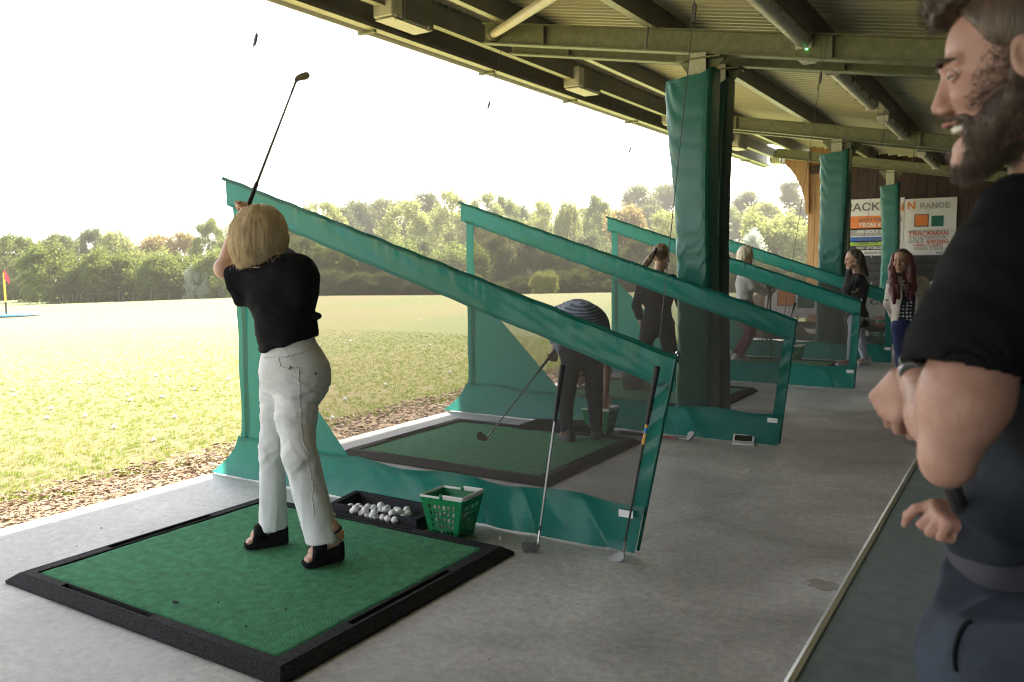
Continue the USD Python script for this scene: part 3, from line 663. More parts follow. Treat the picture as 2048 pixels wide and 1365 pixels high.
def make_tree(kind, seed, name, crown_mat, bark, label, loc, scale, n=12000, group=None):
    r = np.random.default_rng(seed); limbs = []
    if kind == 'round':
        c = r.normal(0, 1, (70, 3)); c /= np.linalg.norm(c, axis=1)[:, None]; c = c * (r.uniform(.5, 1, (70, 1)) ** .5) * [.43, .43, .36] + [0, 0, .6]
        c[:, :2] += .05 * r.normal(0, 1, (70, 2)); c = c[c[:, 2] > .2]; crown = leaves(c, n, .055, .026, r)
        top = .75
    elif kind == 'bush':
        c = r.normal(0, 1, (80, 3)); c /= np.linalg.norm(c, axis=1)[:, None]; c = c * (r.uniform(.45, 1, (80, 1)) ** .5) * [.46, .46, .5] + [0, 0, .45]
        c[:, 2] += .07 * np.sin(c[:, 0] * 9 + seed); c = c[c[:, 2] > .05]; crown = leaves(c, n, .06, .026, r); top = .6
    elif kind == 'tall':
        z = r.uniform(.18, .97, 90); a = r.uniform(0, 6.28, 90); w = (.4 * np.sin(np.clip((z - .05) / .95, 0, 1) ** .75 * PI) ** .7 + .05) * r.uniform(.5, 1.1, 90) ** .5
        c = np.stack([w * np.cos(a), w * np.sin(a), z], -1); crown = leaves(c, n, np.array([.05, .05, .035]), .022, r, .3); top = .9
    elif kind == 'willow':
        z = r.uniform(.3, .97, 80); a = r.uniform(0, 6.28, 80); w = .42 * np.sqrt(np.clip(1 - ((z - .45) / .55) ** 2, .02, 1)) * r.uniform(.5, 1.05, 80)
        c = np.stack([w * np.cos(a), w * np.sin(a), z], -1); crown = leaves(c, n, np.array([.035, .035, .03]), .022, r, 1.4, .13); top = .85
    else:   # pine: layered plates with gaps
        z = np.sort(r.uniform(.25, .99, 75)); a = r.uniform(0, 6.28, 75); w = .5 * (1.03 - z) ** .5 * r.uniform(.2, 1.05, 75)
        c = np.stack([w * np.cos(a), w * np.sin(a), z], -1); crown = leaves(c, n, np.array([.06, .06, .022]), .018, r); top = .97
        for q_ in c: limbs.append(tube([(0, 0, q_[2] - .04), q_ * [.6, .6, 1] - [0, 0, .01], q_], [.008, .005, .003], 4))
    bend = np.cumsum(r.normal(0, .012, (6, 2)), 0); bend[0] = 0
    tr = np.column_stack([bend, np.linspace(-.04, top, 6)])
    w0 = .028 if kind in ('round', 'bush') else .018
    limbs.append(tube(tr, np.linspace(w0, .005, 6), 7))
    if kind != 'pine':
        for q_ in c[r.permutation(len(c))[:16]]:
            b = tr[r.integers(1, 4)]; limbs.append(tube([b, (b + q_) / 2 + [0, 0, .03], q_], [w0 * .4, w0 * .28, .003], 5))
    # unit tree: about 1 high, 1 wide
    p = path_for(name, '/World'); x = UsdGeom.Xform.Define(stage, p)
    x.AddTranslateOp(opSuffix='c').Set(Gf.Vec3d(*map(float, loc))); x.AddRotateZOp(opSuffix='c').Set(float(seed * 40 % 360)); x.AddScaleOp(opSuffix='c').Set(Gf.Vec3f(*map(float, scale)))
    t = tag(x.GetPrim(), label, 'tree' if kind != 'bush' else 'bush', group); LOC[p] = np.zeros(3)
    obj('crown', crown, crown_mat, t, smooth=False); obj('trunk', cat(*limbs), bark, t, smooth=True)
    return t
PROTO = {}
def plant(kind, look, px, pyt, wpx, D, label, n=12000, base=None, var=0, nm=None):
    """a tree whose crown top is seen at (px, pyt) and wpx wide, D metres off"""
    top = at(px, pyt, D); z0 = float(terrain(top[0], top[1])) if base is None else base
    hgt = top[2] - z0; w = wpx * D / F_PX
    name = nm or {'round': 'round_tree', 'bush': 'hedge_bush', 'tall': 'tall_tree', 'willow': 'weeping_tree', 'pine': 'pine_tree'}[kind]
    loc = (top[0], top[1], z0 - .05); sc = (w, w, hgt); key = (kind, look, var)
    if key in PROTO: return dup(PROTO[key], label, loc, rotz=random.uniform(0, 6.28), scale=sc)
    PROTO[key] = make_tree(kind, len(PROTO) + 3 + var, name, M['leaf_' + look], M['bark_pale' if look == 'pale' else 'bark'], label, loc, sc, n)
    return PROTO[key]
# left: hedge and the trees behind it
for a in [('round', 'mid', 28, 468, 110, 62, 'round green tree at the left edge of the view, behind the flag'),
          ('round', 'mid', 118, 466, 80, 75, 'small crowned green tree above the hedge, second from the left edge'),
          ('round', 'dark', 183, 456, 64, 78, 'darker tree with a pointed top peeking over the hedge left of a pale one'),
          ('willow', 'pale', 236, 458, 105, 72, 'pale weeping tree rising behind the middle of the left hedge'),
          ('round', 'orange', 312, 470, 90, 74, 'russet tinged tree behind the hedge, left of its russet twin'),
          ('round', 'orange', 366, 464, 76, 74, 'russet tinged tree beside the tall green tree, left of the golfer'),
          ('tall', 'mid', 418, 438, 84, 70, 'tall green tree just left of the golfer with the raised club'),
          ('tall', 'pale', 470, 440, 80, 74, 'tall pale tree behind the golfer hair and raised hands'),
          ('bush', 'mid', 98, 488, 128, 50, 'large rounded bush with bright top, leftmost of the big hedge'),
          ('bush', 'dark', 14, 512, 80, 58, 'dark bush behind the red flag at the left edge'),
          ('bush', 'mid', 186, 497, 120, 51, 'rounded hedge bush right of the largest leftmost bush'),
          ('bush', 'mid', 254, 505, 120, 52, 'rounded hedge bush in the middle of the left hedge'),
          ('bush', 'pale', 300, 492, 90, 58, 'pale yellow bush top glowing behind the left hedge'),
          ('bush', 'mid', 318, 507, 110, 51, 'hedge bush below the russet trees'),
          ('bush', 'mid', 378, 508, 110, 53, 'hedge bush behind the white blossom'),
          ('bush', 'white', 388, 528, 48, 50, 'white blossoming shrub in the hedge left of the golfer'),
          ('bush', 'mid', 440, 498, 120, 51, 'hedge bush behind the golfer raised elbow'),
          ('bush', 'dark', 510, 505, 120, 54, 'dark bush behind the golfer head'),
          ('bush', 'pale', 18, 563, 60, 58, 'low pale shrub at the foot of the flag')]: plant(*a)
W6 = ['leftmost, by the flag', 'second from the left', 'third from the left, at the middle', 'fourth from the left', 'fifth from the left, left of the blossom', 'rightmost, below the golfer elbow']
for k, (px, py, w, D) in enumerate(((60, 545, 70, 54), (150, 540, 90, 56), (220, 535, 90, 55), (290, 538, 80, 54), (345, 540, 90, 55), (420, 540, 90, 56))):
    plant('bush', 'dark', px, py, w, D, f'dark undergrowth bush low in the left hedge, {W6[k]}', var=1)
# centre: tall pale wood behind the nets
for a in [('tall', 'dark', 560, 425, 120, 84, 'dark tall tree behind the golfer shoulder, seen over the first screen'),
          ('tall', 'pale', 640, 403, 130, 76, 'pale feathery tree over the top edge of the first screen'),
          ('round', 'dark', 716, 400, 90, 96, 'dark round tree between the two pale trees over the first screen'),
          ('round', 'dark', 772, 396, 110, 100, 'dark broad tree above the first screen'),
          ('tall', 'pale', 812, 402, 130, 74, 'bright pale tree in the middle of the wood, full crown'),
          ('tall', 'dark', 850, 388, 100, 98, 'tall dark tree behind the bright pale tree'),
          ('tall', 'pale', 902, 382, 110, 78, 'pale tall tree just left of the second screen corner'),
          ('tall', 'pale', 968, 386, 100, 80, 'pale tree over the front corner of the second screen'),
          ('tall', 'mid', 1012, 394, 80, 82, 'green tall tree right of the second screen corner'),
          ('round', 'dark', 1042, 408, 46, 92, 'small dark round tree top between pale crowns'),
          ('tall', 'pale', 1086, 402, 90, 78, 'pale tree left of the big weeping tree'),
          ('willow', 'pale', 1134, 394, 76, 72, 'big weeping tree in the middle of the wood'),
          ('tall', 'mid', 1196, 392, 76, 84, 'green tree right of the weeping tree'),
          ('round', 'orange', 1252, 412, 90, 72, 'golden orange tree above the third screen corner'),
          ('pine', 'dark', 1276, 374, 130, 105, 'tall open pine above the golden orange tree'),
          ('pine', 'dark', 1336, 372, 150, 108, 'tall dark pine beside the nearest green column'),
          ('tall', 'pale', 1330, 424, 110, 70, 'pale bushy tree beside the nearest green column'),
          ('pine', 'dark', 1402, 384, 140, 108, 'dark pine hidden behind the nearest green column'),
          ('pine', 'dark', 1496, 386, 120, 104, 'pine right of the nearest green column, left of the spired one'),
          ('pine', 'dark', 1580, 366, 96, 100, 'spired pine near the timber corner of the end wall'),
          ('bush', 'pale', 1540, 412, 130, 62, 'big pale bush between the green column and the timber wall'),
          ('bush', 'white', 1498, 462, 70, 58, 'whitish bush right of the nearest green column'),
          ('bush', 'pale', 1592, 440, 100, 60, 'pale bush against the timber corner'),
          ('bush', 'pale', 1088, 538, 56, 46, 'small bright yellow green shrub standing in front of the low mound')]: plant(*a)
BACK = {540: 'left of the golfer head top', 600: 'over the first screen band front', 675: 'left of the dark round tree', 745: 'between the two dark trees', 880: 'left of the second screen corner', 935: 'at the second screen corner', 1000: 'right of the second screen corner',
        1060: 'left of the weeping tree', 1165: 'right of the weeping tree', 1225: 'at the third screen corner', 1300: 'between the open pines', 1365: 'left of the nearest column', 1450: 'hidden by the nearest column', 1530: 'right of the nearest column', 1610: 'at the timber corner'}
for k, (px, l) in enumerate(BACK.items()): plant('tall' if k % 3 else 'round', ('mid', 'pale', 'dark', 'mid')[k % 4], px, 416 + (k * 7) % 13 - (px > 1000) * 8, 120, 92 + (k * 5) % 9, 'far tree in the back row of the wood, ' + l, var=5)
WOOD = {560: 'dark bush at the foot of the wood behind the golfer shoulder', 620: 'dark bush at the wood foot right of the golfer, under the nearest screen band', 680: 'bush at the wood foot seen through the nearest net, left part', 740: 'dark bush at the wood foot below the broad pine',
        800: 'bush at the wood foot below the bright pale tree', 860: 'dark bush at the wood foot right of the bright pale tree', 920: 'bush at the wood foot at the front corner of the second screen', 985: 'dark bush behind the front of the second net', 1050: 'dark bush behind the second net above the yellow green shrub',
        1120: 'bush behind the second net below the weeping tree', 1190: 'dark bush left of the front edge of the third screen', 1260: 'dark bush behind the head of the ponytailed person', 1330: 'dark bush left of the nearest green column', 1410: 'dark bush covered by the nearest green column', 1480: 'bush at the wood foot just right of the nearest green column'}
for px, py, w, D in ((560, 470, 110, 60), (620, 478, 110, 62), (680, 470, 110, 60), (740, 480, 120, 62), (800, 475, 110, 60), (860, 482, 110, 62), (920, 478, 120, 60), (985, 470, 110, 64), (1050, 472, 120, 66), (1120, 475, 120, 66), (1190, 470, 110, 66), (1260, 475, 110, 64), (1330, 480, 120, 64), (1410, 470, 120, 64), (1480, 480, 110, 66)):
    plant('bush', 'dark' if px % 40 else 'mid', px, py, w, D, WOOD[px], var=2)
for px, py, w, D, l in ((660, 540, 90, 54, 'right of the golfer back'), (720, 545, 100, 54, 'second from the golfer'), (790, 540, 100, 55, 'third from the golfer'), (860, 548, 110, 54, 'left of the second screen'), (930, 545, 100, 55, 'at the second screen edge')):
    plant('bush', 'dark', px, py, w, D, 'low shaded bush at the field edge behind the first net, ' + l, var=1)
SCRUB = dict(zip((985, 1040, 1105, 1175, 1250, 1330, 1410, 1490, 1570), ('its low left tip', 'left of the yellow shrub', 'right behind the yellow shrub', 'above the striped back', 'at the third screen edge', 'behind the black jacket', 'hidden by the nearest column', 'behind the blonde head', 'beside the timber corner')))
for px, py, w, D in ((985, 565, 90, 49), (1040, 552, 110, 50), (1105, 542, 130, 51), (1175, 532, 140, 52), (1250, 524, 150, 53), (1330, 520, 150, 54), (1410, 518, 150, 55), (1490, 520, 150, 56), (1570, 518, 150, 56)):
    plant('bush', 'heath', px, py, w, D, 'rough scrub of the long low mound, ' + SCRUB[px], var=3, nm='scrub_bush')
# ================================================================ bay screens
def lerp(a, b, t): return np.array(a)[None, :] * (1 - t[:, None]) + np.array(b)[None, :] * t[:, None]
def screen(Y, xt, xr, xb, label, seed, yb=None):
    """a bay divider: vinyl borders round a net; xt, xr, xb: front top, rear top and rear bottom corners along X"""
    yb = Y if yb is None else yb
    t = thing('bay_screen', label, 'screen', (-3, Y, 0), 'green edged net screens between the bays')
    TL, TR = np.array([xt, Y, 1.985]), np.array([xr, Y, .965])
    xf = xt + .06
    def ztop(x): return TL[2] + (x - TL[0]) / (TR[0] - TL[0]) * (TR[2] - TL[2])
    def zb(x): return .245 + .035 * np.clip((-3.3 - x), 0, 1.3) + .012 * np.sin(x * 9 + seed)
    def xrear(z): return xr + (xb - xr) * (1 - z / .96)
    def xfront(z): return xt + .06 * smooth(1.985, 1.75, z) - .26 * np.clip((.34 - z) / .34, 0, 1) ** 2
    def slack(x, z): return .03 * np.sin(PI * np.clip((x - xt) / (xb - xt), 0, 1)) * np.sin(PI * np.clip(z / 1.9, 0, 1)) + .006 * fbm(np.stack([x * 2, z * 2, 0 * x], -1), 1.5, seed)
    def yline(z): return Y + (yb - Y) * (1 - np.clip(z, 0, 1))
    def top_band(u, v):
        x = xt + u * (xr - xt); tz = ztop(x); w = .165
        p = np.stack([x, np.full_like(x, Y), tz - v * w], -1)
        pk = np.exp(-v * 2.2) * np.abs(fbm(np.stack([x * 8, 0 * x, 0 * x], -1), 3, seed)) * .016
        big = .011 * fbm(np.stack([x * 3, v * 1.2, 0 * x], -1), 2.2, seed + 3)
        p[:, 1] += -(pk + big * (1 - .3 * v)) * smooth(0, .12, u) * smooth(1, .93, u) - .004
        p[:, 2] += .004 * np.sin(x * 23 + seed) * (v > .5) * .5 - .004 * np.abs(np.sin(x * 31 + seed)) * (v < .02)
        return p
    obj('top_band', sheet(top_band, 240, 12), M['vinyl'], t, smooth=True)
    sag = lambda x: .0
    obj('rope_sleeve', tube([[a, Y - .004 + .004 * math.sin(a * 17), ztop(a) + .004 + .0022 * math.sin(a * 27 + seed)] for a in np.linspace(xt - .02, xr + .01, 90)], .012, 8), M['vinyl'], t)
    def bottom_band(u, v):
        z1 = zb(xt + u * (xb - xt))
        z = .004 + v * (z1 - .004); x = xfront(z) + u * (xrear(z) - xfront(z))
        amp = smooth(.3, .9, u) * .035 + .008
        fo = np.abs(np.sin(x * 6.2 + 1.4 * np.sin(x * 3.1 + seed) + .9 * v)) ** .55 - .55      # pinched vertical folds towards the rear
        y = yline(z) - .012 - amp * (.25 + .75 * np.sin(PI * np.clip(v * .85 + .12, 0, 1))) * fo * 1.1 + .006 * fbm(np.stack([x * 3, z * 3, 0 * x], -1), 2.5, seed) - .028 * (1 - v) ** 3
        z = z + .004 * np.abs(np.sin(x * 11 + seed)) * (1 - v) ** 6
        return np.stack([x, y, z], -1)
    obj('bottom_band', sheet(bottom_band, 220, 22), M['vinyl'], t, smooth=True)
    def front(u, v):
        x0 = xfront(0 * u + .3 + v * 1.55); z = .25 + v * (ztop(x0) - .16 - .25); x = xfront(z) + u * .085
        return np.stack([x, Y + .004 * np.sin(z * 14 + seed) - .003, z], -1)
    obj('front_strip', sheet(front, 4, 50), M['vinyl'], t, smooth=True)
    tri0, tri1 = (xf + .06, 1.19), (-3.5, .25)
    def tri(u, v):
        x = tri0[0] - .02 + u * (tri1[0] - tri0[0] + .02); zl = tri0[1] + (x - tri0[0]) / (tri1[0] - tri0[0]) * (tri1[1] - tri0[1]); b = zb(x) - .01
        z = b + v * np.maximum(zl - b, .001)
        return np.stack([x, yline(z) + .5 * slack(x, z) + .001, z], -1)
    obj('corner_panel', sheet(tri, 40, 40), M['vinyl'], t, smooth=True)
    def rear(u, v):
        z = zb(0 * u + xb) - .04 + v * (ztop(xr - .05) - .15 - zb(xb) + .06); x = xrear(z) - u * .075
        return np.stack([x, yline(z) - .004 + .007 * np.sin(z * 42 + 3 * u + seed) * smooth(.3, .6, z) + .004 * np.sin(z * 17), z], -1)
    obj('rear_strip', sheet(rear, 5, 90), M['vinyl'], t, smooth=True)
    obj('rear_cord', tube([[xrear(z) + .002, yline(z) - .002, z] for z in np.linspace(.01, .96, 40)], .008, 6), M['vinyl'], t)
    def net(u, v):
        xa = xf + .07; x = xa + u * (xr - .055 - xa); zl = tri0[1] + (x - tri0[0]) / (tri1[0] - tri0[0]) * (tri1[1] - tri0[1])
        b = np.maximum(zb(x) - .015, np.minimum(zl - .01, 1.2)); tz = ztop(x) - .155; z = b + v * (tz - b); x = np.minimum(x, xrear(z) - .06)
        return np.stack([x, yline(z) + slack(x, z) * .8 + .006, z], -1)
    obj('net_panel', sheet(net, 60, 30), M['net'], t, smooth=True)
    zt_ = zb(xb)
    obj('maker_label', box((xb - .04, yb - .05, .2), (.075, .003, .035)), M['white'], t, smooth=False)
    obj('base_rod', tube([(xt - .34, Y + .03, .022), (xt + .25, Y + .03, .022)], .012, 8), M['galv_lite'], t)
    obj('corner_ring', tube([TR + [.004, 0, -.02], TR + [.014, 0, .02], TR + [.004, -.01, .03]], .008, 6), M['chrome'], t)
    for s_ in (0, 1):   # lines of stitching along the inner edge of the top band
        obj('stitching', tube([top_band(np.array([u]), np.array([.9 + .07 * s_]))[0] - [0, .002, 0] for u in np.linspace(.01, .99, 60)], .0014, 4), M['teal_ink'], t)
    return TL, TR
SC = [screen(3.68, -4.54, -1.405, -1.585, 'nearest green edged net screen, behind the golfer, with two clubs leaning on it', 1, 3.655),
      screen(6.42, -4.60, -1.5, -1.60, 'second green edged net screen, behind the bending woman', 2, 6.39),
      screen(9.63, -4.61, -1.57, -1.61, 'third green edged net screen, beyond the nearest padded column', 4),
      screen(12.33, -4.64, -1.62, -1.60, 'farthest green edged net screen, behind the woman in the grey cardigan', 6)]
def wire(pts, crimp, label, split=None):
    t = thing('hanging_wire', label, 'wire', pts[0], 'thin wires that hold up the screens')
    obj('cable', tube(dense(pts, 12), .0022, 5), M['wire'], t)
    d = unit(np.array(pts[-1]) - pts[0])
    obj('clamp', hull([np.array(crimp) + a * d * .028 + np.array([b, c, 0]) for a in (-1, 1) for b in (-.009, .009) for c in (-.006, .006)] + [np.array(crimp) + a * d * .045 for a in (-1, 1)]), M['wire'], t, smooth=False)
    obj('tail', tube([crimp + d * .03 * s + np.array([.004 * s, -.004, -.05 * max(s, 0)]) for s in (0, -1, -3)], .0025, 4), M['wire'], t)
    for s in split or []: obj('strand', tube([crimp, s], .0022, 5), M['wire'], t)
def roofpt(px, py, Y): return atY(px, py, Y)
for k, (c, e, l) in enumerate((((511, 80), (527, -14), 'wire above the golfer at the front of the nearest screen'), ((978, 210), (1005, 88), 'wire from the front corner of the second screen to the first beam end'), ((1260, 300), (1300, 182), 'wire from the front corner of the third screen to the eave'))):
    Y = SC[k][0][1]; Y2 = (3.72, 6.75, 9.75)[k]; cp = atY(*c, (Y + Y2) / 2)
    wire([SC[k][0], cp, atY(*e, Y2)], cp, l)
for k, (c, e, sp, l) in enumerate((((1388, 24), (1390, -10), [], 'wire at the rear corner of the nearest screen, crossing the nearest column pad'), ((1641, 157), (1643, 80), [(1657, 72)], 'wire at the rear corner of the second screen, with a clamp where it splits'),
                                   ((1767, 272), (1771, 196), [(1787, 214)], 'wire at the rear corner of the third screen, splitting near a tube light'), ((1827, 316), (1830, 268), [(1838, 262)], 'wire at the rear corner of the farthest screen, over the white banner'))):
    Y = SC[k][1][1]; cp = atY(*c, Y + .1)
    wire([SC[k][1] + [-.09, 0, .02], cp, atY(*e, Y + .12)], cp, l, [atY(*s, Y + .3) for s in sp])

# ================================================================ hitting mats
def slab_mf(lo, hi): return mf.Manifold.cube([hi[i] - lo[i] for i in range(3)]).translate(list(lo))
def mat_piece(x0, y0, label, detail=True):
    t = thing('hitting_mat', label, 'golf mat', (x0, y0, 0), 'hitting mats in the bays')
    W, H = 1.78, 1.49
    fr = mf.Manifold.hull_points(np.array([(x, y, 0) for x in (0, W) for y in (0, H)] + [(x, y, .014) for x in (0, W) for y in (0, H)] + [(x, y, .046) for x in (.045, W - .045) for y in (.045, H - .045)]))
    fr -= slab_mf((.108, .085, .028), (W - .105, H - .1, .2))
    for lo, hi in (((.36, .053), (.98, .082)), ((W - .09, .42), (W - .06, 1.06)), ((.055, .45), (.1, 1.05)), ((.62, H - .085), (1.2, H - .06))): fr -= slab_mf((*lo, .018), (*hi, .2))
    mm = trimesh.Trimesh(*meshkit.arrays(fr)[:2]); mm.apply_translation([x0, y0, 0])
    obj('rubber_frame', mm, M['rubber'], t, smooth=False)
    r = 90 if detail else 12
    obj('turf', sheet(lambda u, v: np.stack([x0 + .109 + u * (W - .215), y0 + .086 + v * (H - .187), .043 + .0025 * fbm(np.stack([u * 6, v * 6, 0 * u], -1), 3, 5) - .012 * ((u < .002) | (u > .998) | (v < .002) | (v > .998))], -1), r, r), M['turf'], t, smooth=True)
    if detail:
        for px, py, s in ((350, 1204, .016), (436, 1205, .006), (492, 1253, .006), (571, 1218, .006)):
            c = gp(px, py, .0455); obj('worn_hole' if s > .01 else 'scuff', hull([c + [s * math.cos(a) * (1 + .4 * math.sin(3 * a)), s * .6 * math.sin(a), b] for a in np.linspace(0, 6.28, 9) for b in (-.003, .0012)]), M['rubber'], t, smooth=False)
mat_piece(-3.87, 1.83, 'nearest black rubber framed green mat that the golfer in black stands on')
f2 = gp(1093, 976); mat_piece(f2[0] - 1.78, f2[1], 'second green mat with black frame, under the bending woman', False)
f3 = gp(1516, 783); mat_piece(f3[0] - 1.78, f3[1] - 1.49, 'third green mat, under the ponytailed woman, behind the nearest column pad', False)
mat_piece(-3.9, 10.4, 'farthest green mat, behind the third screen', False)
# ball tray
def tray(FL, FR, BR, BL, label, h=.066):
    t = thing('ball_tray', label, 'ball tray', FL + [0], 'rubber ball trays')
    P_ = [np.array(p + [0.]) for p in (FL, FR, BR, BL)]; c = sum(P_) / 4
    out = mf.Manifold.hull_points(np.array([p for p in P_] + [p + (c - p) * .06 + [0, 0, h] for p in P_]))
    inn = mf.Manifold.hull_points(np.array([c + (p - c) * k + [0, 0, z] for p in P_ for k, z in ((.74, .018), (.87, h + .02))]))
    obj('tray_body', trimesh.Trimesh(*meshkit.arrays(out - inn)[:2]), M['rubber'], t, smooth=False)
tray([-3.36, 3.335], [-2.70, 3.335], [-2.70, 3.615], [-3.42, 3.62], 'black rubber tray of white golf balls behind the nearest mat')
g1, g2 = gp(1035, 868), gp(1175, 872)
tray([g1[0], g1[1]], [g2[0], g2[1]], [g2[0], g2[1] + .3], [g1[0], g1[1] + .3], 'black rubber ball tray seen through the nearest screen, by the bending woman', .08)
# golf balls
ball0 = None
bm_ = trimesh.creation.icosphere(2, .0214)
def ball(p, group, label):
    global ball0
    if ball0 is None:
        ball0 = thing('golf_ball', label, 'golf ball', p, group); LOC['/World/golf_ball'] = np.zeros(3); obj('shell', bm_, M['ball'], ball0, smooth=True)
        obj('print', tube([unit([math.cos(a), math.sin(a), .9]) * .0213 for a in np.linspace(.2, .8, 6)], .0016, 5), M['ball_mark'], ball0)
    else: dup(ball0, label, p, rot=rng.uniform(0, 360, 3), group=group)
for k, (x, y) in enumerate([(300, 556), (325, 594), (372, 556), (405, 578), (408, 614), (468, 560), (467, 630), (522, 570), (512, 640), (550, 647), (592, 603), (655, 572), (668, 604), (615, 660), (745, 590), (728, 634), (790, 614), (848, 587), (858, 630), (803, 668), (733, 685), (665, 672), (632, 625)]):
    ball(gp(640 + x / 4.876, 900 + y / 4.876, .041), 'white golf balls in the black tray', 'white golf ball lying in the black tray behind the nearest mat')
for x, y in ((592, 545), (705, 622), (440, 590), (530, 612), (640, 585), (770, 600), (345, 575)): ball(gp(640 + x / 4.876, 900 + y / 4.876, .066), 'white golf balls in the black tray', 'white golf ball lying in the black tray behind the nearest mat')
ball(gp(664, 1032, .042), 'lone ball by the trouser leg', 'white golf ball at the left end of the tray beside the white trouser leg')
FB = [(105, 915), (132, 865), (192, 860), (230, 826), (277, 877), (345, 903), (381, 886), (386, 856), (418, 838), (425, 822), (700, 858), (727, 926), (964, 947), (1051, 800), (1060, 1012), (1090, 1020), (1170, 838), (1291, 1000), (1395, 770), (1478, 918), (1280, 1178), (1088, 1222), (1265, 1295), (830, 1330), (120, 800), (180, 772), (950, 1080), (1190, 1090), (60, 870)]
FBP = [(x / 3.25, 380 + y / 3.25) for x, y in FB] + [(94, 836), (307, 880), (690, 687), (701, 682), (708, 616), (664, 836), (684, 852), (690, 799), (840, 640), (860, 690), (770, 770), (900, 745), (640, 690), (1020, 612), (1120, 600), (1170, 606)]
FBP += [(float(x), float(y)) for x, y in zip(rng.uniform(0, 470, 22), rng.uniform(618, 860, 22))]
for px, py in FBP:
    p = gp(px, py, -.12)
    for _ in range(3): p = gp(px, py, float(terrain(p[0], p[1])) + .018)
    ball(p, 'white golf balls scattered on the grass', 'white golf ball lying out on the sunlit grass of the range')
# basket of balls
def basket(bot, top, h, label, nb, seed, lvl=.7):
    r = np.random.default_rng(seed); bot = [np.array([*b[:2], .004]) for b in bot]; top = [np.array([*b[:2], h]) for b in top]
    t = thing('ball_basket', label, 'basket', sum(bot) / 4, 'green plastic ball baskets')
    hp = sg.box(0, 0, 1, 1)
    for i in range(6):
        for j in range(5):
            u0 = .15 + i * .122; v0 = .075 + j * .158; hp = hp.difference(sg.box(u0, v0, u0 + .077, v0 + .115))
    ex = trimesh.creation.extrude_polygon(hp, .004, engine='earcut'); cen = (sum(bot) + sum(top)) / 8
    for k in range(4):
        a, b, c, d = bot[k], bot[(k + 1) % 4], top[(k + 1) % 4], top[k]; v = ex.vertices; u_, v_ = v[:, :1], v[:, 1:2]
        n_ = unit(np.cross(b - a, d - a)); n_ *= np.sign(n_ @ ((a + b + c + d) / 4 - cen))
        obj('wall', trimesh.Trimesh((a * (1 - u_) + b * u_) * (1 - v_) + (d * (1 - u_) + c * u_) * v_ + n_ * v[:, 2:3], ex.faces, process=False), M['basket'], t, smooth=False)
    obj('base', hull([b + [0, 0, z] for b in bot for z in (0, .006)]), M['basket'], t, smooth=False)
    rim = dense(top + [top[0]], 41); ctr = sum(top) / 4
    obj('rim', tube(rim + [0, 0, .0], .0065, 8, False), M['white'], t)
    m_ = lambda a, b: (a + b) / 2
    obj('handle', tube(dense([m_(top[3], top[2]), top[2], top[1], m_(top[0], top[1])], 40) + [0, 0, .011], .0075, 8), M['white'], t)
    for p in (m_(top[3], top[2]), m_(top[0], top[1])): obj('lug', ell(p + [0, 0, .006], (.013, .013, .016), 1), M['basket'], t)
    n = 0; pts = []
    while n < nb:
        for _ in range(400):
            z = r.uniform(.028, h * lvl); f = z / h; u_, v_ = r.uniform(.13, .87, 2)
            a = [bot[i] * (1 - f) + top[i] * f for i in range(4)]; p = (a[0] * (1 - u_) + a[1] * u_) * (1 - v_) + (a[3] * (1 - u_) + a[2] * u_) * v_; p[2] = z
            if all(np.linalg.norm(p - o) > .038 for o in pts): break
        pts.append(p); n += 1
        ball(p, 'white golf balls inside ' + label[:28], 'white golf ball inside the ' + label)
A_, B_, C_ = np.array([-2.608, 3.325]), np.array([-2.448, 3.343]), np.array([-2.436, 3.464])
basket([A_, B_, C_, A_ + C_ - B_], [(-2.66, 3.312), (-2.403, 3.33), (-2.414, 3.531), (-2.663, 3.511)], .215, 'green slotted basket beside the ball tray on the nearest mat', 46, 3)
def basket_at(px, py, D, label, nb, seed, h=.215):
    c = gp(px, py)[:2]; e = np.array([.08, 0]); f = np.array([0, .065])
    basket([c - e - f, c + e - f, c + e + f, c - e + f], [c - 1.55 * e - 1.5 * f, c + 1.55 * e - 1.5 * f, c + 1.55 * e + 1.5 * f, c - 1.55 * e + 1.5 * f], h, label, nb, seed)
basket_at(1201, 868, 6.6, 'green basket under the hand of the bending woman', 16, 5)
basket_at(1752, 688, 13.6, 'green basket beyond the farthest screen between the two standing women', 8, 6, .3)
basket_at(1588, 722, 11, 'green basket behind the third screen', 6, 8)
# orange tee and stray bits
c = gp(684, 1077, .044); t = thing('rubber_tee', 'orange rubber tee on the nearest mat beside the sandal heel', 'golf tee', c)
obj('tube', tube([c - [0, 0, .005], c + [0, 0, .02], c + [0, 0, .042]], [.0105, .0095, .0105], 10), M['tee'], t); obj('bore', tube([c + [0, 0, .0425], c + [0, 0, .0432]], .006, 8), M['rubber'], t)
c = gp(1001, 1080); t = thing('tee_stub', 'tiny white plastic stub on the concrete right of the green basket', 'golf tee', c)
obj('stub', tube([c, c + [0, 0, .016], c + [.002, 0, .02]], [.009, .0085, .007], 10), M['white'], t); obj('stub_hole', tube([c + [.002, 0, .0203], c + [.002, 0, .021]], .004, 8), M['rubber'], t)
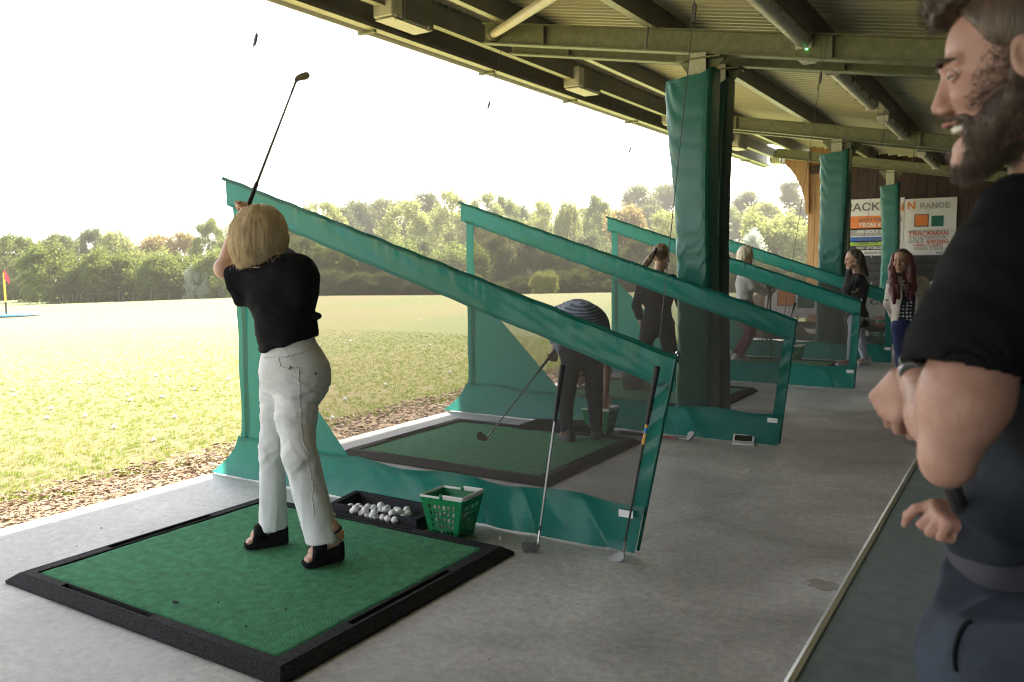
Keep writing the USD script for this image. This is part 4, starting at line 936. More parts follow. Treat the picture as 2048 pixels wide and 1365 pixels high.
# ================================================================ clubs
def club(grip_top, hosel, toe_dir, label, shaft='shaft_grey', bands=(), grip_l=.27, lie=True, head_n=None):
    a, b = np.array(grip_top, float), np.array(hosel, float); d = unit(b - a); L = np.linalg.norm(b - a)
    t = thing('golf_club', label, 'golf club', b)
    q = lambda s: a + d * s
    obj('grip', tube([q(0), q(.004), q(.02), q(grip_l * .6), q(grip_l), q(grip_l + .004)], [.011, .0145, .0135, .0118, .0102, .0085], 10), M['grip'], t)
    obj('shaft', tube([q(grip_l), q(L - .06), q(L - .01)], [.0072, .005, .0046], 8), M[shaft], t)
    for s0, s1, mt in bands: obj('band', tube([q(s0), q(s1)], .0078, 8), M[mt], t)
    obj('ferrule', tube([q(L - .085), q(L - .055)], [.0055, .0068], 8), M['black'], t)
    x = unit(np.array(toe_dir) - d * (np.array(toe_dir) @ d)); x = unit(x + d * .45); z = -unit(d - x * (d @ x)); y = np.cross(z, x)
    out = np.array([(-.007, .004), (-.002, -.022), (.014, -.034), (.05, -.036), (.076, -.026), (.085, -.006), (.08, .022), (.066, .03), (.045, .022), (.02, .008), (.006, .008)])
    ex = trimesh.creation.extrude_polygon(sg.Polygon(out), 1.0, engine='earcut'); v = ex.vertices.copy(); th = .004 + .016 * np.clip((.03 - v[:, 1]) / .066, 0, 1) ** 1.5
    yy = -.003 + v[:, 2] * th + .25 * (v[:, 1])
    hd = obj('head', trimesh.Trimesh(b + v[:, :1] * x + yy[:, None] * y + v[:, 1:2] * z, ex.faces, process=False), M['chrome'], t, smooth=25)
    obj('hosel', tube([b - d * .062, b - d * .02, b + d * .008], [.0066, .0068, .0072], 9), M['chrome'], hd)
    return t
yr = 3.585
club(atY(1125, 731, yr + .02), gp(1076, 1103) + [0, 0, .042], [-.3, -.35, -.5], 'iron with dark grip leaning on the nearest screen, left one of two', bands=(), grip_l=.28)
club(atY(1315, 733, yr + .02), gp(1246, 1124) + [0, 0, .042], [-1, -.1, -.3], 'iron with blue and gold banded shaft leaning at the rear edge of the nearest screen', 'black', ((.275, .295, 'gold'), (.295, .32, 'blue'), (.32, .375, 'gold')), .275)
club(gp(1240, 868) + [0, 0, .014], gp(1372, 884) + [0, 0, .02], [.8, .3, .35], 'iron with orange red shaft lying on the floor under the second screen', 'shaft_red')
club(atY(1590, 608, 9.5), gp(1556, 795 - 70) + [0, 0, .04], [-1, 0, -.3], 'club leaning on the third screen', 'shaft_grey')
club(atY(1480, 800, 6.2) * [1, 1, 0] + gp(1466, 800) * [0, 0, 0] + [0, 0, .62], gp(1485, 860) * [1, 1, 0] + [-.12, .0, .03], [-1, 0, -.3], 'club leaning on the second screen, low in its dark rear corner', 'shaft_grey') if False else None
# phone on the floor
c = gp(1487, 889); t = thing('phone', 'phone in a white case propped open on the floor at the second screen', 'phone', c)
rz = trimesh.transformations.rotation_matrix(.18, [0, 0, 1])
obj('case', box(c + [0, 0, .008], (.165, .085, .012), rz), M['white'], t, smooth=False); obj('face', box(c + [0, 0, .0152], (.145, .07, .002), rz), M['cream'], t, smooth=False)
rx = trimesh.transformations.rotation_matrix(-.9, [1, 0, 0])
obj('cover_flap', box(c + [-.01, .035, .04], (.16, .008, .07), rz @ rx), M['white'], t, smooth=False); obj('dark_screen', box(c + [-.01, .029, .041], (.13, .004, .056), rz @ rx), M['black'], t, smooth=False)
# black bag
c = gp(1266, 786); t = thing('black_bag', 'rounded black bag on the floor by the ponytailed woman, seen through the nearest screen', 'bag', c)
F = Field(c - [.3, .3, .05], c + [.3, .3, .5], .012); F.el(c + [0, 0, .14], (.13, .1, .17), k=.03).el(c + [-.02, 0, .26], (.08, .07, .07), k=.05).cut(c, (0, 0, -1)); obj('sack', F.mesh(), M['black'], t, smooth=True)
obj('handle', tube([c + [-.06, 0, .27], c + [-.04, 0, .36], c + [.03, 0, .36], c + [.05, 0, .26]], .008, 6), M['black'], t)
# tripod at the third bay
c = atY(1540, 575, 10.9); t = thing('tripod', 'black tripod stand behind the third screen next to the blonde woman', 'tripod', (c[0], c[1], 0))
for dx, dy in ((-.1, -.1), (.07, -.08), (.0, .12)): obj('leg', tube([c, (c[0] + dx, c[1] + dy, .01)], [.012, .008], 8), M['black'], t)
obj('head', bbox(c + [-.05, -.04, -.02], c + [.05, .04, .05], .01), M['black'], t, smooth=False)

# ================================================================ banners
def panel(px0, py0, px1, py1, Y, mt, name, parent, off=0.0, th=.004):
    a, b = atY(px0, py0, Y), atY(px1, py1, Y)
    return obj(name, bbox((a[0], Y - off - th, b[2]), (b[0], Y - off, a[2])), mt, parent, smooth=False)
def text(s, px, py, hpx, Y, mt, parent, off=.006, wpx=None, bold=True, name='lettering'):
    a = atY(px, py, Y); hh = abs(atY(px, py - hpx, Y)[2] - a[2]); m = meshkit.text_mesh(s, hh, .002, bold); v = np.array(m.vertices)
    if wpx: v[:, 0] *= (atY(px + wpx, py, Y)[0] - a[0]) / v[:, 0].max()
    return obj(name, trimesh.Trimesh(np.stack([a[0] + v[:, 0], Y - off - v[:, 2], a[2] + v[:, 1]], -1), m.faces, process=False), mt, parent, smooth=False)
BY = EY - .03
t = thing('banner', 'big white printed banner on the end wall with orange, blue and lime stripes', 'banner', atY(1657, 510, BY))
panel(1656, 402, 1806, 511, BY, M['banner'], 'cloth', t)
text('TRACK', 1672, 424, 15, BY, M['grey_ink'], t, wpx=87); text('MAN', 1763, 424, 15, BY, M['orange_ink'], t, wpx=44)
panel(1658, 435, 1800, 458, BY, M['orange_ink'], 'stripe', t, .005, .001); text('WITH TRACKMAN', 1717, 444.5, 6.5, BY, M['grey_ink'], t, .007, 86); text('FROM £10', 1718, 455, 8, BY, M['banner'], t, .007, 60)
panel(1658, 459, 1800, 471, BY, M['midgrey_ink'], 'stripe', t, .005, .001); text('AN GOLF LESSON', 1713, 467, 6, BY, M['banner'], t, .007, 88)
panel(1658, 476, 1800, 483, BY, M['blue_ink'], 'stripe', t, .005, .001); text('FAST TRACK FRIDAY', 1716, 482, 4.5, BY, M['grey_ink'], t, .007, 82)
panel(1658, 484, 1800, 491, BY, M['lime_ink'], 'stripe', t, .005, .001); text('COMBINE TEST', 1706, 490, 5, BY, M['grey_ink'], t, .007, 52)
panel(1658, 493, 1800, 500, BY, M['black'], 'stripe', t, .005, .001); text('SHOT OPTIMIZER LESSON', 1712, 499, 5, BY, M['banner'], t, .007, 84)
text('SESSION ONLINE', 1728, 508, 4, BY, M['grey_ink'], t, .007, 50)
t = thing('banner', 'right hand white banner with drawings of an orange and a dark panel', 'banner', atY(1810, 510, BY))
panel(1809, 399, 1910, 511, BY, M['banner'], 'cloth', t)
text('N', 1813, 419, 14, BY, M['orange_ink'], t, wpx=17); text('RANGE', 1838, 418, 11, BY, M['midgrey_ink'], t, wpx=62)
panel(1829, 429, 1857, 454, BY, M['grey_ink'], 'drawn_frame', t, .005, .001); panel(1831, 431, 1855, 451, BY, M['orange_ink'], 'drawn_panel', t, .0065, .001); panel(1863, 432, 1887, 453, BY, M['teal_ink'], 'drawn_panel', t, .005, .001)
for s, x, y, h, w, mt in (('IMPROVE YOUR GAME WITH', 1816, 465, 3.6, 82, 'midgrey_ink'), ('TRACKMAN', 1816, 472, 7.5, 80, 'red_ink'), ('THE ULTIMATE IN', 1816, 478.5, 5, 76, 'midgrey_ink'), ('GOLF', 1815, 487, 7, 33, 'midgrey_ink'), ('SWING', 1852, 487, 7, 44, 'red_ink'), ('+ BALL FLIGHT', 1825, 493.5, 5, 60, 'red_ink'), ('ANALYSIS', 1826, 500.5, 6, 60, 'midgrey_ink'), ('Golf', 1872, 508, 4, 12, 'grey_ink')):
    text(s, x, y, h, BY, M[mt], t, wpx=w)
for px in (1662, 1735, 1815, 1905):
    pass
LY = 14.9
t = thing('low_banner', 'low white and black printed banner board beyond the farthest screen', 'banner', atY(1660, 688, LY))
panel(1530, 577, 1800, 641, LY, M['banner'], 'white_board', t); panel(1530, 641.5, 1800, 664, LY, M['black'], 'black_board', t)
panel(1528, 664.5, 1800, 689, LY, M['pad_dark'], 'base_board', t)
panel(1555, 581, 1590, 613, LY, M['grey_ink'], 'drawn_frame', t, .005, .001); panel(1557, 583, 1588, 611, LY, M['orange_ink'], 'drawn_panel', t, .0065, .001); panel(1596, 586, 1628, 617, LY, M['teal_ink'], 'drawn_panel', t, .005, .001)
text('TRACKMAN', 1614, 636, 7.5, LY, M['red_ink'], t, wpx=58); text('WITH A PURPOSE', 1578, 657, 6, LY, M['midgrey_ink'], t, wpx=88); text('CK', 1738, 609, 10, LY, M['grey_ink'], t, wpx=40)
text('GOLF', 1728, 639, 6, LY, M['midgrey_ink'], t, wpx=20); text('SWING', 1750, 639, 7, LY, M['red_ink'], t, wpx=36); text('GOLF', 1749, 653, 8, LY, M['orange_ink'], t, wpx=32)
for px in (1534, 1664, 1794):
    a = atY(px, 600, LY); obj('post', bbox((a[0] - .02, LY + .002, 0), (a[0] + .02, LY + .05, .84)), M['steel_dark'], t, smooth=False)
# dark storage boards and counter below the banner
t = thing('dark_cabinet', 'black boarded cabinet below the white banners', 'cabinet', atY(1660, 600, EY - .3))
a, b = atY(1657, 513, EY - .1), atY(1925, 575, EY - .1)
for k in range(7):
    z1 = a[2] - k * .16; obj('board', bbox((a[0], EY - .12, z1 - .155), (b[0], EY - .04, z1), .004), M['black'], t, smooth=False)
for px, py in ((1744, 514), (1744, 567)): q_ = atY(px, py, EY - .12); obj('bolt', ell(q_, (.02, .012, .02), 1), M['chrome'], t)
t = thing('counter', 'white topped counter behind the red haired woman', 'counter', atY(1790, 640, 16.6))
a = atY(1772, 577, 16.4); obj('top', bbox((a[0], 16.4, a[2] - .03), (a[0] + 2.2, 17.1, a[2]), .005), M['white'], t, smooth=False); obj('body', bbox((a[0] + .05, 16.46, 0), (a[0] + 2.1, 17.05, a[2] - .032)), M['black'], t, smooth=False)
for px, w, h in ((1866, .09, .16), (1872, .07, .26)):
    q_ = atY(px, 577, 16.6); tt = thing('dispenser', 'clear bottle on the white counter' + (', taller one' if h > .2 else ', squat one'), 'bottle', q_)
    obj('bottle', tube([(q_[0], 16.6, a[2]), (q_[0], 16.6, a[2] + h * .7), (q_[0], 16.6, a[2] + h * .8)], [w / 2, w / 2, w / 5], 12), M['banner'], tt); obj('cap', tube([(q_[0], 16.6, a[2] + h * .8), (q_[0], 16.6, a[2] + h)], w / 4, 10), M['black'], tt)
# flag on the range
g = gp(13, 632, -.15); t = thing('flagstick', 'red flag on a yellow pole standing out on the range at the left edge', 'flag', g)
zt1 = at(13, 546, g @ FWD)[2]
obj('pole', tube([g, [g[0], g[1], zt1]], .03, 8), M['yellow'], t)
obj('flag_cloth', sheet(lambda u, v: np.stack([g[0] + u * .14 * _r[0] + .05 * np.sin(u * 6 + v * 3) * FWD[0], g[1] + u * .14 * _r[1] + .05 * np.sin(u * 6 + v * 3) * FWD[1], zt1 + .08 - v * (.24 + .07 * u) - .15 * u ** 1.3], -1), 14, 10), M['flag_red'], t, smooth=True)
obj('black_sleeve', tube([g, g + [0, 0, .45]], .034, 8), M['black'], t)
g = gp(20, 631, -.15); th = np.linspace(0, 2 * PI, 33)[:-1]
t = thing('blue_target_sheet', 'flat bright blue sheet lying on the grass at the foot of the flag', 'target sheet', g)
obj('sheet', hull([g + [.9 * math.cos(a), .9 * math.sin(a), z] for a in th for z in (.0, .05)]), M['sky_blue'], t, smooth=False)
obj('hem', tube([g + [.91 * math.cos(a), .91 * math.sin(a), .03] for a in np.append(th, th[0])], .03, 6, False), M['sky_blue'], t)
# low wire fence at the foot of the hedge
t = thing('wire_fence', 'thin grey wire fence at the foot of the left hedge', 'fence', at(200, 590, 45))
pp = [at(px, 592, 46) for px in (60, 126, 145, 162, 238, 266, 302, 338, 372, 440)]
for p in pp: z = float(terrain(p[0], p[1])); obj('post', tube([(p[0], p[1], z - .1), (p[0], p[1], z + .8)], .022, 6), M['timber_dark'], t)
for hh in (.3, .75): obj('strand', tube([(p[0], p[1], float(terrain(p[0], p[1])) + hh) for p in pp], .005, 4), M['timber_dark'], t)

g = atY(1522, 622, 16.2); g[2] = -.12
t = thing('woodchip_pile', 'brown pile of woodchips outside beyond the third screen, left of the low banner', 'woodchip pile', g)
obj('heap', sheet(lambda u, v: np.stack([g[0] + np.cos(u * 2 * PI) * v * 1.0, g[1] + np.sin(u * 2 * PI) * v * .9, g[2] + .95 * (1 - v ** 1.3) + .05 * fbm(np.stack([u * 8, v * 8, 0 * u], -1), 3, 2) * (1 - v)], -1), 40, 20), M['chip_soil'], t, smooth=True)

r = np.random.default_rng(12); n = 170; dp = np.stack([-4.4 + 3.6 * r.random(n), .8 + 9 * r.random(n) ** 1.3, np.full(n, .002)], -1)
dp = dp[~((dp[:, 0] < -2.0) & (dp[:, 0] > -3.95) & (dp[:, 1] > 1.75) & (dp[:, 1] < 3.4))]; n = len(dp)
instancer('floor_debris', [chip(20), chip(21), chip(22)], [M['chip_b'], M['rubber'], M['chip_a']], dp, r.uniform(0, 6.28, n), r.uniform(.2, .55, n), r.integers(0, 3, n), 'tiny chips and crumbs of dirt scattered on the concrete floor', 'debris')
c = gp(1652, 1172); r = np.random.default_rng(3); M['damp'] = mat('damp_patch', (.3, .288, .285), (.38, .367, .364), 12, .4)
a = np.linspace(0, 2 * PI, 41)[:-1]; rad = 1 + .22 * np.sin(3 * a + 1) + .14 * np.sin(7 * a) + .08 * r.normal(size=40)
t = thing('floor_patch', 'dull irregular repair patch in the concrete beside the aluminium strip', 'floor patch', c)
obj('patch', trimesh.creation.extrude_polygon(sg.Polygon(np.stack([c[0] + .085 * rad * np.cos(a), c[1] + .055 * rad * np.sin(a)], -1)), .0025, engine='earcut').apply_translation([0, 0, .0005]), M['damp'], t, smooth=False)
# ================================================================ people
RGT = _r; ZUP = np.array([0, 0, 1.0])
def skinmat(n, c, c2): return mat('skin_' + n, c, c2, 18, .48, bump=.12, bscale=120, bdist=.003, sss=.12 if n == 'man' else 0, detail=4, spec=.4)
M['skin_fair'] = skinmat('fair', (.50, .29, .21), (.56, .34, .26)); M['skin_man'] = skinmat('man', (.36, .195, .15), (.45, .265, .21)); M['skin_tan'] = skinmat('tan', (.34, .19, .12), (.38, .22, .15))
M['eye_white'] = mat('eye_white', (.7, .68, .66), rough=.2); M['iris'] = mat('iris_dark', (.03, .02, .012), rough=.15); M['lash'] = mat('lash', (.03, .02, .016), rough=.7); M['brow_dark'] = mat('brow_dark', (.035, .022, .016), rough=.8)
M['lip'] = mat('lips', (.38, .13, .11), rough=.4); M['tooth'] = mat('teeth', (.75, .72, .64), rough=.25)
FACE = dict(eye=M['eye_white'], iris=M['iris'], lash=M['lash'], brow=M['brow_dark'])
def cloth(n, c, c2=None, rough=.85, bump=.35, bs=420, sheen=.0, scale=9): return mat('cloth_' + n, c, c2, scale, rough, bump=bump, bscale=bs, bdist=.003, sheen=sheen, spec=.12)
M['black_knit'] = cloth('black_knit', (.007, .007, .0095), (.011, .011, .015)); M['white_cotton'] = cloth('white_cotton', (.62, .63, .645), (.68, .69, .70), bs=300)
M['black_suede'] = cloth('black_suede', (.009, .009, .01), rough=.9); M['black_shirt'] = cloth('black_shirt', (.006, .0064, .008), (.009, .0095, .012), bs=500)
M['navy_polo'] = cloth('slate_polo', (.022, .026, .036), (.032, .037, .049), bs=500); M['slate_trouser'] = cloth('slate_trousers', (.045, .055, .08), (.06, .072, .1), bs=600)
M['grey_hem'] = cloth('grey_hem', (.06, .06, .075)); M['legging'] = cloth('legging', (.022, .026, .04), (.03, .035, .05)); M['maroon'] = cloth('maroon', (.16, .03, .06), (.2, .04, .075))
M['cardigan'] = cloth('charcoal_cardigan', (.045, .045, .05), (.06, .06, .066)); M['pale_jean'] = cloth('pale_jeans', (.36, .4, .5), (.46, .5, .58)); M['dark_jean'] = cloth('dark_jeans', (.018, .026, .07), (.03, .04, .1))
M['blazer'] = cloth('beige_blazer', (.44, .4, .35), (.5, .46, .41)); M['black_jacket'] = cloth('black_jacket', (.012, .012, .018), (.02, .02, .027)); M['grey_top'] = cloth('pale_top', (.55, .57, .58), (.62, .64, .64)); M['white_shoe'] = mat('white_shoe', (.7, .69, .68), rough=.5)
M['shoe_dark'] = mat('dark_trainer', (.03, .025, .032), rough=.6); M['pink'] = mat('pink_sole', (.7, .08, .2), rough=.5)
def stripes(name, axis, per, c1, c2, duty=.3):
    return usdkit.material(stage, '/World/Looks/' + name, {'g': ('geometry', {}), 'd': ('vector_math', {'math_type': 'dot_product', 'vector2': tuple(unit(axis) / per)}), 'fr': ('math', {'math_type': 'fraction'}), 'gt': ('math', {'math_type': 'less_than', 'value2': duty}), 'mx': ('mix_color', {'a': c1, 'b': c2}), 'p': ('principled_bsdf', {'roughness': .85, 'sheen_weight': .1})},
        [('g.position', 'd.vector1'), ('d.value', 'fr.value1'), ('fr.value', 'gt.value1'), ('gt.value', 'mx.fac'), ('mx.result', 'p.base_color')], surface='p.BSDF')
M['striped'] = stripes('striped_navy', -.22 * FWD + ZUP, .019, (.075, .095, .155), (.21, .25, .34), .42)
M['polka'] = usdkit.material(stage, '/World/Looks/polka_dots', {'g': ('geometry', {}), 'v': ('voronoi_texture', {'scale': 27, 'randomness': .15}), 'lt': ('math', {'math_type': 'less_than', 'value2': .33}), 'mx': ('mix_color', {'a': (.015, .016, .03), 'b': (.65, .63, .62)}), 'p': ('principled_bsdf', {'roughness': .8})},
    [('g.position', 'v.vector'), ('v.distance', 'lt.value1'), ('lt.value', 'mx.fac'), ('mx.result', 'p.base_color')], surface='p.BSDF')
def hairmat(n, c1, c2, c3, tr=0.0):
    return usdkit.material(stage, '/World/Looks/hair_' + n, {'g': ('geometry', {}), 'm': ('mapping', {'scale': (55, 55, 5)}), 'n': ('noise_texture', {'scale': 1.0, 'detail': 4, 'roughness': .6}), 'r': ('rgb_ramp', {'ramp': [(.3, c1), (.5, c2), (.7, c3)]}),
        'bm': ('mapping', {'scale': (1, 1, .06)}), 'bn': ('noise_texture', {'scale': 420, 'detail': 2}), 'b': ('bump', {'strength': .5, 'distance': .004}), 'p': ('principled_bsdf', {'roughness': .42, 'specular_ior_level': .5, 'sheen_weight': .1})},
        [('g.position', 'm.vector'), ('m.vector', 'n.vector'), ('n.fac', 'r.fac'), ('r.color', 'p.base_color'), ('g.position', 'bm.vector'), ('bm.vector', 'bn.vector'), ('bn.fac', 'b.height'), ('b.normal', 'p.normal')], surface='p.BSDF')
M['hair_blonde'] = hairmat('blonde', (.46, .33, .18), (.77, .61, .39), (.95, .85, .66)); M['hair_light'] = hairmat('light_blonde', (.42, .34, .22), (.66, .58, .45), (.8, .75, .66)); M['hair_sandy'] = hairmat('sandy', (.07, .042, .024), (.17, .11, .062), (.34, .24, .15))
M['hair_dark'] = hairmat('dark_brown', (.022, .013, .009), (.04, .024, .017), (.055, .034, .024)); M['hair_red'] = hairmat('red', (.04, .009, .009), (.085, .012, .013), (.14, .02, .02)); M['hair_man'] = hairmat('man_brown', (.03, .018, .011), (.065, .04, .024), (.12, .075, .045))
M['beard'] = hairmat('beard', (.032, .019, .013), (.06, .037, .024), (.105, .066, .043))
def strands(name, parent, curves, w, mt, label=None):
    p = path_for(name, _p(parent)); bc = UsdGeom.BasisCurves.Define(stage, p); off = LOC.get(_p(parent), np.zeros(3))
    bc.CreateTypeAttr('linear'); bc.CreateCurveVertexCountsAttr(Vt.IntArray([len(c) for c in curves]))
    pts = np.vstack(curves) - off; bc.CreatePointsAttr(Vt.Vec3fArray.FromNumpy(pts.astype(np.float32)))
    ww = np.concatenate([np.linspace(1, .35, len(c)) * w for c in curves]); bc.CreateWidthsAttr(Vt.FloatArray.FromNumpy(ww.astype(np.float32))); bc.SetWidthsInterpolation('vertex')
    UsdShade.MaterialBindingAPI.Apply(bc.GetPrim()).Bind(mt); return tag(bc.GetPrim(), label, kind='stuff')
def loft(secs):
    n = len(secs[0]); v = np.vstack(secs); f = []
    for i in range(len(secs) - 1):
        for j in range(n):
            k = (j + 1) % n; f += [[i * n + j, i * n + k, (i + 1) * n + k], [i * n + j, (i + 1) * n + k, (i + 1) * n + j]]
    for e in (0, len(secs) - 1):
        for j in range(1, n - 1): f.append([e * n, e * n + (j + 1 if e == 0 else j), e * n + (j if e == 0 else j + 1)])
    m = trimesh.Trimesh(v, f, process=False)
    if m.volume < 0: m.invert()
    return m

# ---------------------------------------------------------------- the golfer
def golfer():
    D = 3.93; P = lambda x, y, d=0: at(x, y, D + d); A = [RGT, FWD, ZUP]
    base = gp(590, 1112, .045); t = thing('person', 'person with blonde bob, black top and white trousers, swinging a club on the nearest mat', 'person', base)
    lo, hi = P(400, 1150) - [.45, .45, .15], P(720, 380) + [.45, .45, .1]
    lo[:2] = np.minimum(lo[:2], base[:2] - .5); hi[:2] = np.maximum(hi[:2], base[:2] + .5); lo[2] = -.02; hi[2] = 2.05
    # skin
    B = Field(lo, hi, .0085); hc = P(514, 462, .02); hf = unit(-.72 * RGT + .66 * FWD - .22 * ZUP)
    nb = P(545, 545, .02)
    head_prims(B, hc, hf, ZUP, .98, nb, .05, face=False)
    B.cap(nb, P(568, 660), .10, .10, .05, FWD, .75).cap(P(575, 680), P(588, 760), .12, .12, .04, FWD, .8)
    eL, wL = P(449, 537, .05), P(477, 446, .17)
    B.cap(P(525, 558, .08), eL, .05, .043, .03).cap(eL, wL, .043, .029, .02).el(eL + [0, 0, -.005], (.045, .045, .042), A)
    eR, wR = P(552, 505, .34), P(494, 446, .22)
    B.cap(P(598, 552, .0), eR, .05, .04, .03).cap(eR, wR, .04, .027, .02)
    feet = ((gp(490, 1098, .045), gp(570, 1088, .045)), (gp(607, 1136, .045), gp(681, 1121, .045)))
    z1, z2 = [(a * .25 + b * .75) @ FWD - D for a, b in feet]
    legs = ((P(555, 765, .07), P(544, 902, .4 * .07 + .6 * z1), P(550, 1048, z1)), (P(605, 770, -.03), P(597, 915, .4 * -.03 + .6 * z2), P(652, 1083, z2)))
    for (a, b, c), (toe, heel) in zip(legs, feet):
        d = unit(heel - toe); L = np.linalg.norm(heel - toe) * 1.0; s = np.cross(ZUP, d)
        q = lambda u, z, w=0: toe + d * L * u + ZUP * z + s * w
        cc = c + ZUP * .06; B.cap(a, b, .07, .045, .03).cap(b, cc, .045, .034, .03).cap(cc, q(.80, .13), .034, .031, .03)
        B.cap(q(.82, .17), q(.84, .11), .031, .03, .02).cap(q(.88, .105), q(.3, .06), .029, .027, .025, ZUP, .8).cap(q(.72, .125), q(.34, .066), .026, .03, .02)
        for k, (w, u) in enumerate(((-.028, .09), (-.012, .05), (.003, .06), (.017, .09), (.03, .14))): B.cap(q(.3, .05, w * .8), q(u, .036, w), .012, .0085 if k else .011, .006)
    hm = relax(B.mesh(), 3)
    g0, g1 = P(481, 452, .19), at(592, 163, 4.6); cd = unit(g1 - g0)
    Hf = Field(P(470, 470, .1) - .14, P(500, 395, .25) + .14, .0042)
    palm = unit(np.cross(cd, FWD))
    hand(Hf, P(474, 440, .165), unit(.75 * ZUP + .55 * RGT + .1 * FWD), -RGT * .8 - FWD * .3, (1.0, 1.1, 1.2, 1.25), 1, .9)
    hand(Hf, P(497, 436, .22), unit(ZUP - .25 * RGT - .1 * FWD), RGT + .4 * FWD, (1.05, 1.15, 1.2, 1.25), -1, .88)
    obj('body', cat(hm, relax(Hf.mesh(), 2)), M['skin_fair'], t, smooth=True)
    # trousers
    T = Field(lo, hi, .008)
    T.el(P(592, 738, .0), (.152, .125, .125), A, .04).cap(P(577, 690), P(592, 745), .128, .14, .04, FWD, .8).el(P(622, 758, .03), (.092, .105, .10), A, .04).el(P(560, 745, .02), (.09, .1, .1), A, .05)
    a, b, c = legs[0]; T.cap(P(556, 775, .08), b, .083, .056, .05).cap(b, P(547, 1066, z1), .056, .066, .03)
    a, b, c = legs[1]; T.cap(P(600, 775, -.03), P(592, 835, -.05), .101, .091, .05).cap(P(592, 835, -.05), P(600, 915, .6 * z2 - .01), .091, .077, .03).cap(P(600, 915, .6 * z2 - .01), P(650, 1096, z2), .077, .079, .03)
    zc = (P(547, 1061, z1)[2] + P(648, 1086, z2)[2]) / 2
    T.cut(P(546, 1060, z1) * [1, 1, 0] + [0, 0, zc], (.06 * RGT - ZUP * 1.0 + 0 * FWD))
    hn = unit(np.cross(P(640, 664) - P(512, 704), FWD)); hn *= np.sign(hn[2]); T.cut(P(578, 680), hn)
    tm = relax(T.mesh(), 4); zk = P(595, 800)[2]
    folds(tm, .0065, 24, 3, lambda p: np.exp(-((p[:, 2] - zk) / .12) ** 2) * .9 + .12, (1, 1, 1.7)); folds(tm, .0055, 16, 8, lambda p: .25 + np.exp(-((p[:, 2] - .52) / .1) ** 2), (1.2, 1.2, .9)); folds(tm, .0045, 13, 9, lambda p: smooth(.6, .1, p[:, 2]), (2, 2, .25))
    tr = obj('trousers', tm, M['white_cotton'], t, smooth=True)
    obj('side_seam', tube(snap(tm, dense([P(597, 735, -.16), P(600, 800, -.16), P(607, 900, -.17), P(633, 1037, -.19), P(645, 1082, -.19)], 60), .0008), .0018, 5), M['white_cotton'], tr, smooth=True)
    obj('front_crease', tube(snap(tm, dense([P(553, 950, .0), P(556, 1000, .05), P(549, 1056, .06)], 20), .0005), .0018, 5), M['white_cotton'], tr, smooth=True)
    obj('pocket_edge', tube(snap(tm, dense([P(548, 716, -.15), P(553, 730, -.15), P(575, 738, -.15), P(598, 733, -.15)], 24), .001), .0022, 5), M['white_cotton'], tr, smooth=True)
    fl = snap(tm, [P(x, y, -.12) for x, y in ((631, 733), (652, 729), (653, 748), (633, 752))], .004)
    obj('pocket_flap', hull(np.vstack([fl, fl - FWD * .004 + ZUP * 0])), M['white_cotton'], tr, smooth=False)
    for x, y in ((578, 735), (645, 744)):
        c_ = snap(tm, [P(x, y, -.15)], .004)[0]; obj('button', ell(c_, (.007, .007, .007), 1), M['gold'] if False else M['chrome'], tr)
    obj('waistband', tube(snap(tm, dense([P(516, 712, -.1), P(545, 714, -.16), P(585, 704, -.16), P(620, 694, -.14), P(638, 686, -.08)], 40), .001), .0024, 5), M['white_cotton'], tr, smooth=True)
    # top
    S = Field(lo, hi, .008)
    S.el(P(560, 590, .02), (.155, .125, .165), A, .05).el(P(574, 655, .0), (.142, .12, .12), A, .05).el(P(580, 545, .0), (.125, .115, .085), A, .05).el(P(606, 575, .0), (.062, .1, .12), A, .06)
    S.cap(P(545, 545, .02), P(515, 550, .05), .075, .075, .05).cap(P(520, 562, .06), P(470, 562, .04), .088, .078, .05).cap(P(500, 580, .05), P(478, 590, .03), .065, .05, .05).cap(P(598, 548, .0), eR, .065, .06, .04)
    S.el(P(634, 633, -.02), (.022, .03, .016), A, .03).cap(P(574, 660), P(579, 692), .13, .138, .03, FWD, .84)
    S.cut(P(574, 690), -hn); S.cut(P(461, 565, .04), unit(-RGT * 1.0 - .28 * ZUP)); S.cap(P(535, 508, .0), P(535, 540, .0), .05, .05, .01, sub=True)
    sm = relax(S.mesh(), 4); c0 = P(520, 560)
    folds(sm, .008, 15, 12, lambda p: .35 + .9 * np.exp(-(np.linalg.norm(p - P(505, 565, -.05), axis=1) / .1) ** 2), (.7, .7, 1.8)); folds(sm, .0065, 11, 15, lambda p: .5 + .8 * np.exp(-((p[:, 2] - P(570, 690)[2]) / .06) ** 2), (1, 1, 2.0))
    obj('top', sm, M['black_knit'], t, smooth=True)
    # hair: a bob of many strands over a solid underside
    cx = P(518, 470, .01); R3 = np.array([.121, .118, .128]); r = np.random.default_rng(4)
    Hh = Field(cx - .22, cx + .22, .007); Hh.el(cx + [0, 0, .01], R3 * .95, A, .03).cap(cx - RGT * .025, cx - ZUP * .075 - RGT * .025, .088, .084, .04).cap(cx + RGT * .03, cx - ZUP * .045 + RGT * .03, .083, .076, .04)
    Hh.cut(P(520, 513, .01), (-ZUP + .22 * RGT)); hmesh = relax(Hh.mesh(), 4)
    hr = obj('hair', hmesh, M['hair_blonde'], t, smooth=True)
    cur = []
